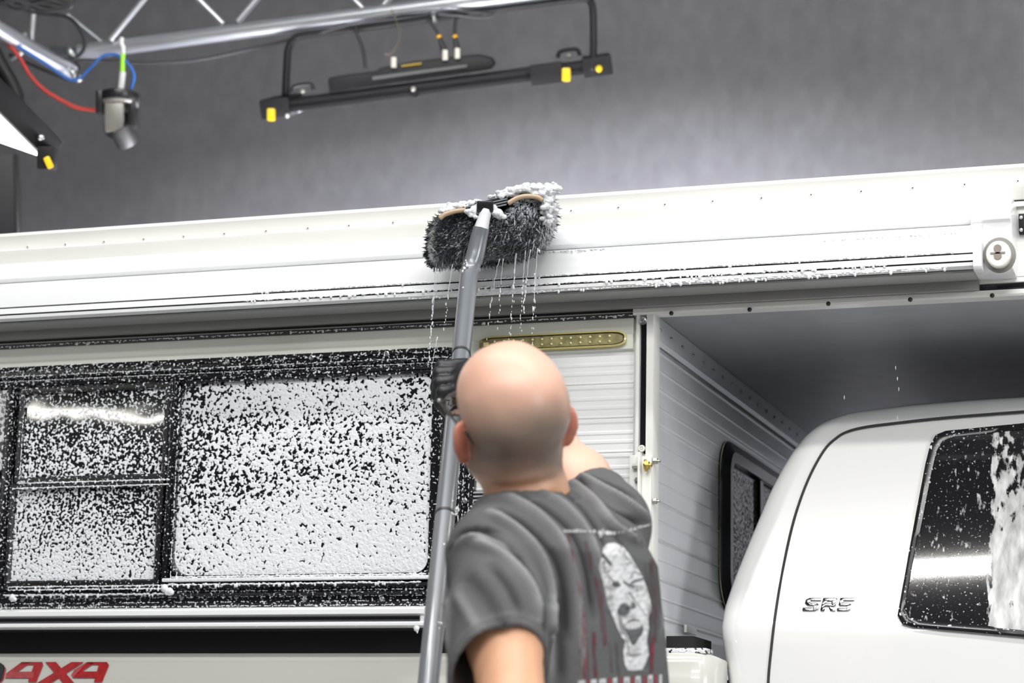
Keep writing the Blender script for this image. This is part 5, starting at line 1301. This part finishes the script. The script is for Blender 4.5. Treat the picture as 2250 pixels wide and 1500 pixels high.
# print on the back of the shirt, laid on the cloth
PX0, PX1, PY0, PY1 = 1236, 1470, 1140, 1560
stp = 1.15; xs = np.arange(PX0, PX1, stp); ys = np.arange(PY0, PY1, stp)
U_, V_ = np.meshgrid((xs-1200)*1135/280, (ys-1130)*1500/370)          # drawing coordinates
rr = np.random.default_rng(77)
def nz2(s, sd, ax=(1, 1)):
    r_ = np.random.default_rng(sd); o = np.zeros_like(U_)
    for _ in range(9):
        k1, k2 = r_.normal(size=2); o += np.sin((U_*k1*ax[0]+V_*k2*ax[1])/s+r_.uniform(0, 6.3))
    return o/9
def inpoly(pl):
    m_ = np.zeros(U_.shape, bool); n_ = len(pl)
    for i in range(n_):
        (x1, y1), (x2, y2) = pl[i], pl[(i+1) % n_]
        if y1 == y2: continue
        c_ = ((y1 > V_) != (y2 > V_)) & (U_ < (x2-x1)*(V_-y1)/(y2-y1)+x1); m_ ^= c_
    return m_
def blob(x, y, rx_, ry_, ang=0, soft=.35):
    c_, s_ = math.cos(ang), math.sin(ang); a = ((U_-x)*c_+(V_-y)*s_)/rx_; b_ = (-(U_-x)*s_+(V_-y)*c_)/ry_
    return np.clip((1-np.sqrt(a*a+b_*b_))/soft+.5, 0, 1)
def stroke(pl, w, soft=.5):
    d = np.full(U_.shape, 1e9)
    for i in range(len(pl)-1):
        (x1, y1), (x2, y2) = pl[i], pl[i+1]; L2 = (x2-x1)**2+(y2-y1)**2
        t = np.clip(((U_-x1)*(x2-x1)+(V_-y1)*(y2-y1))/L2, 0, 1); d = np.minimum(d, np.hypot(U_-x1-t*(x2-x1), V_-y1-t*(y2-y1)))
    return np.clip((w-d)/(w*soft)+.5, 0, 1)
alpha = np.zeros(U_.shape); colr = np.zeros(U_.shape+(3,))
def paint(mask, c, a=1.0):
    global alpha, colr
    m_ = np.clip(mask*a, 0, 1)[..., None]; colr[:] = colr*(1-m_)+np.array(c)*m_; alpha = np.maximum(alpha, m_[..., 0])
redc = (.36, .035, .055)
rough = np.clip(.55+.9*nz2(9, 4, (1.6, .25)), 0, 1)
for pl, w, a in (([(190, 180), (250, 420), (320, 760), (345, 1080), (365, 1460)], 16, .55), ([(350, 250), (430, 560), (500, 900), (520, 1150)], 18, .5), ([(330, 900), (345, 1450)], 14, .9), ([(425, 1060), (440, 1440)], 18, .75), ([(480, 600), (515, 1100)], 22, .55), ([(300, 1200), (300, 1420)], 10, .5), ([(560, 1150), (580, 1400)], 12, .4),
                 ([(945, 160), (1000, 340)], 9, 1.0), ([(950, 430), (955, 900)], 34, .45), ([(955, 900), (960, 1120)], 20, .5), ([(945, 1100), (935, 1400)], 15, .9), ([(770, 220), (870, 270)], 28, .25), ([(1010, 600), (1000, 1000)], 16, .3), ([(620, 1150), (640, 1420)], 14, .35)):
    paint(stroke(pl, w)*rough, redc, a)
face = inpoly([(505, 300), (540, 262), (600, 250), (680, 285), (735, 350), (790, 440), (850, 540), (890, 640), (925, 760), (935, 850), (905, 930), (912, 1020), (893, 1120), (912, 1250), (880, 1330), (850, 1385), (770, 1392), (725, 1385), (695, 1330), (683, 1220), (702, 1120), (668, 1092), (630, 1010), (585, 900), (545, 800), (525, 680), (497, 560), (470, 470), (490, 380)]).astype(float)
paint(face*np.clip(.93+.25*nz2(16, 8), 0, 1), (.80, .80, .81))
paint(inpoly([(408, 340), (440, 330), (490, 420), (505, 560), (480, 570), (440, 470)]).astype(float), (.50, .50, .51), .55)
dk = (.035, .035, .038)
for m_, a in ((stroke([(500, 360), (535, 400), (570, 445)], 14), .9), (stroke([(505, 420), (520, 520), (560, 500)], 8), .6), (blob(620, 625, 42, 22, .2), .9), (stroke([(560, 560), (600, 600), (640, 600)], 9), .7), (blob(575, 650, 55, 26), .5), (blob(570, 745, 32, 26), .4),
              (stroke([(690, 600), (735, 635), (770, 600), (800, 590), (850, 575)], 12), .8), (stroke([(750, 560), (780, 505), (840, 540)], 10), .5), (blob(805, 655, 55, 30, .1), .38), (blob(770, 640, 18, 12), .7), (stroke([(740, 700), (770, 740)], 10), .6),
              (blob(690, 850, 55, 62, .2), .85), (blob(772, 810, 24, 30), .8), (blob(740, 835, 40, 18), .5), (stroke([(765, 740), (830, 820), (885, 900)], 6), .55), (blob(735, 915, 75, 18), .35),
              (inpoly([(680, 985), (720, 950), (780, 925), (830, 945), (862, 1000), (858, 1060), (825, 1100), (790, 1160), (755, 1160), (725, 1090), (700, 1040)]).astype(float), .85), (stroke([(665, 940), (680, 1010), (720, 1130), (730, 1220)], 9), .6), (stroke([(720, 1240), (760, 1255), (830, 1245)], 16), .55),
              (stroke([(640, 860), (655, 960), (672, 1060)], 16), .6), (blob(920, 870, 18, 60), .5), (stroke([(650, 330), (700, 380), (760, 420)], 8), .35), (stroke([(700, 440), (760, 430), (800, 480)], 8), .4), (stroke([(640, 400), (700, 360)], 7), .3)):
    paint(m_*face, dk, a)
paint(blob(775, 985, 75, 34, -.15)*1.0, (.68, .68, .68)); paint(stroke([(700, 1000), (720, 940), (790, 912), (850, 950)], 7)*face, (.6, .6, .6), .7)
for x in (745, 775, 805): paint(stroke([(x, 965), (x+3, 1010)], 2.2), dk, .5)
paint(blob(790, 1200, 40, 34), (.55, .55, .55), .7)
for k in range(14): paint(stroke([(705+k*14, 1345), (702+k*14.5, 1402+6*math.sin(k))], 4), (.5, .5, .5), .6)
# broken script across the shoulders and block letters at the lower edge
xk = 130.
while xk < 935:
    t = (xk-130)/800; yb = 150-18*math.sin(t*6)+(-75*max(0, t-.62)/.38)+30*math.sin(math.pi*min(1, t/.62))*.6
    if not (360 < xk < 378 or 618 < xk < 640 or 700 < xk < 712 or 440 < xk < 462):
        if rr.uniform() < .55: paint(stroke([(xk, yb-12), (xk+2, yb+12)], 4.6), (.55, .55, .54), 1)
        else: paint(stroke([(xk, yb+8), (xk+6, yb-6), (xk+11, yb+8)], 4.6), (.55, .55, .54), 1)
    xk += rr.uniform(10, 16)
def glyph(ch, x, y, s):
    G = {'g': [[(10, 0), (2, 0), (0, 8), (4, 14), (10, 12), (10, 0), (10, 22), (2, 24)]], 'l': [[(3, -14), (3, 14)]], 'a': [[(9, 2), (2, 2), (1, 12), (9, 12), (10, 2), (11, 14)]], 's': [[(9, 2), (2, 2), (2, 7), (9, 8), (9, 14), (1, 14)]]}
    for pl in G[ch]: paint(stroke([(x+p[0]*s, y+p[1]*s) for p in pl], 5), (.70, .70, .69), 1)
for i, ch in enumerate('glass'): glyph(ch, 468+i*31, 158-i*2, 1.9)
for x, w in ((285, 60), (365, 14), (395, 50), (470, 60), (555, 16), (590, 40), (655, 14), (690, 50), (760, 12), (790, 48), (870, 14), (905, 40), (965, 14), (1000, 30)):
    yb = 1478-(x-285)*.075
    paint(inpoly([(x, yb), (x+w, yb-4), (x+w, yb+150), (x, yb+150)]).astype(float), (.66, .66, .67) if w > 20 else (.5, .03, .05), .95)
    if w > 35: paint(inpoly([(x+w*.35, yb+30), (x+w*.65, yb+30), (x+w*.65, yb+120), (x+w*.35, yb+120)]).astype(float), dk, .8)
alpha *= np.clip(.92+.2*nz2(5, 15), 0, 1)
idx = -np.ones(U_.shape, int); PV = []; PC = []
for i, y in enumerate(ys):
    for j, x in enumerate(xs):
        h_ = bvh1.ray_cast(Vector(CAM), Vector(ray(x, y)).normalized())
        if h_[0] is None: continue
        n_ = h_[1]; dv = (Vector(CAM)-h_[0]).normalized()
        if n_.dot(dv) < 0: n_ = -n_
        if n_.dot(dv) < .10: continue
        idx[i, j] = len(PV); PV.append(np.array(h_[0]+n_*.0008+dv*.0006)); PC.append([*colr[i, j], alpha[i, j]])
PV = np.array(PV); fq = []
for i in range(len(ys)-1):
    for j in range(len(xs)-1):
        q4 = (idx[i, j], idx[i+1, j], idx[i+1, j+1], idx[i, j+1])
        if min(q4) < 0: continue
        if max(alpha[i, j], alpha[i+1, j+1], alpha[i+1, j], alpha[i, j+1]) < .02: continue
        if np.linalg.norm(PV[q4[0]]-PV[q4[2]]) > .012: continue
        fq.append(q4)
prm = bpy.data.materials.new('shirt_print'); prm.use_nodes = True; nt = prm.node_tree; b = nt.nodes['Principled BSDF']; b.inputs['Roughness'].default_value = .85; b.inputs['Specular IOR Level'].default_value = .15
at = nd(nt, 'ShaderNodeAttribute'); at.attribute_name = 'tint'; nt.links.new(at.outputs['Color'], b.inputs['Base Color']); nt.links.new(at.outputs['Alpha'], b.inputs['Alpha'])
pr = fast_obj('shirt_print', PV, np.array(fq), prm, shirt); vcolor(pr, np.array(PC)); pr['label'] = 'faded print of a screaming face with red streaks and lettering'
# glove on the raised hand
GV, GQ = nets(lambda P: smin(smin(fist(P, HRH, PDIR, inn_r, out_r, r=.011, pole_r=.0195), capsule(P, WR-(HRH-ER)/np.linalg.norm(HRH-ER)*.03, HRH+inn_r*.040-out_r*.014, .033, .030), .010), 1+0*P[:, 0], .01)+.0008*vnoise(P, 160, 12)-.0012, np.minimum(WR, HRH)-.10, np.maximum(WR, HRH)+.10, .0026)
glv = fast_obj('glove', GV, GQ, mat('black_glove', (.016, .016, .018), .45, bump=.25, bscale=120), person)
GV, GQ = nets(lambda P: smin(fist(P, HLH, PDIR, inn_l, out_l, pole_r=.0195), capsule(P, WL, HLH+inn_l*.036, .033, .033), .012)-.0015, np.minimum(WL, HLH)-.09, np.maximum(WL, HLH)+.09, .004)
fast_obj('glove', GV, GQ, mat('black_glove', (0, 0, 0)), person)
# glasses
gm = mat('glasses_frame', (.03, .028, .028), .25, coat=.5)
hinge = PD(984, 884, 3.36); earp = hp(-.082, .004, -.026)
hx = hp(-.083, .100, -.008)
gl_ = MB().tube(spline([hp(-.070, -.018, -.050), hp(-.078, -.008, -.034), hp(-.083, .010, -.026), hp(-.085, .055, -.016), hx], 5), .0021, 8)
gl_.tube(spline([hp(.070, -.018, -.050), hp(.078, -.008, -.034), hp(.083, .010, -.026), hp(.085, .055, -.016), hp(.083, .100, -.008)], 5), .0021, 8)
for s_ in (-1, 1):
    c = hp(s_*.040, .122, -.024); gl_.tube([c+HR*.038*math.cos(a)+HU*.020*math.sin(a)-HF*.012*abs(math.cos(a))*(math.copysign(1, math.cos(a)) == s_) for a in np.linspace(0, 2*math.pi, 25)], .0015, 6, cap=False)
gl_.tube([hx, hp(-.078, .112, -.012)], .0028, 8).tube([hp(.083, .100, -.008), hp(.078, .112, -.012)], .0028, 8)
go = gl_.obj('glasses', gm, person, smooth=True)
MB().ball(hx-HR*.002-HF*.002, .0026, 5, 8).obj('hinge_screw', metal_bright, go, smooth=True)
for s_ in (-1, 1):
    c = hp(s_*.040, .1215, -.024)
    MB().poly([c+HR*.037*math.cos(a)+HU*.019*math.sin(a)-HF*.012*abs(math.cos(a))*(math.copysign(1, math.cos(a)) == s_) for a in np.linspace(0, 2*math.pi, 20, endpoint=False)], HF*.001).obj('lens', mat('tinted_lens', (.25, .26, .26), .02, transm=1.0), go)
# trousers and shoes, below the picture
def px_(a, b_, z): return np.array([PELV[0], PELV[1], 0])+lat*a+bk*b_+up*z
def trousers(P):
    d = smin(capsule(P, px_(-.085, 0, .90), px_(.085, 0, .90), .115, .115), capsule(P, px_(-.06, 0, .98), px_(.06, 0, .98), .115, .115), .04)
    for s_ in (-1, 1):
        d = smin(d, chain(P, [px_(s_*.095, .0, .86), px_(s_*.125, -.02*s_, .50), px_(s_*.14, .03, .09)], [.098, .068, .058], .03), .04)
    return np.maximum(d, P[:, 2]-1.02)
TV, TQ = nets(trousers, px_(0, 0, .02)-np.array([.36, .36, .0]), px_(0, 0, 1.06)+np.array([.36, .36, 0]), .012)
fast_obj('trousers', TV, TQ, mat('dark_denim', (.03, .035, .05), .8), person)
for s_ in (-1, 1):
    a, b_ = px_(s_*.14, .05, .045), px_(s_*.15, -.17, .035)
    SV, SQ = nets(lambda P: np.maximum(smin(capsule(P, a, b_, .052, .046), capsule(P, a, a+up*.07, .050, .052), .03), .0-P[:, 2]), np.minimum(a, b_)-np.array([.08, .08, .06]), np.maximum(a, b_)+np.array([.08, .08, .14]), .010)
    fast_obj('shoe', SV, SQ, mat('black_shoe', (.02, .02, .02), .5), person)
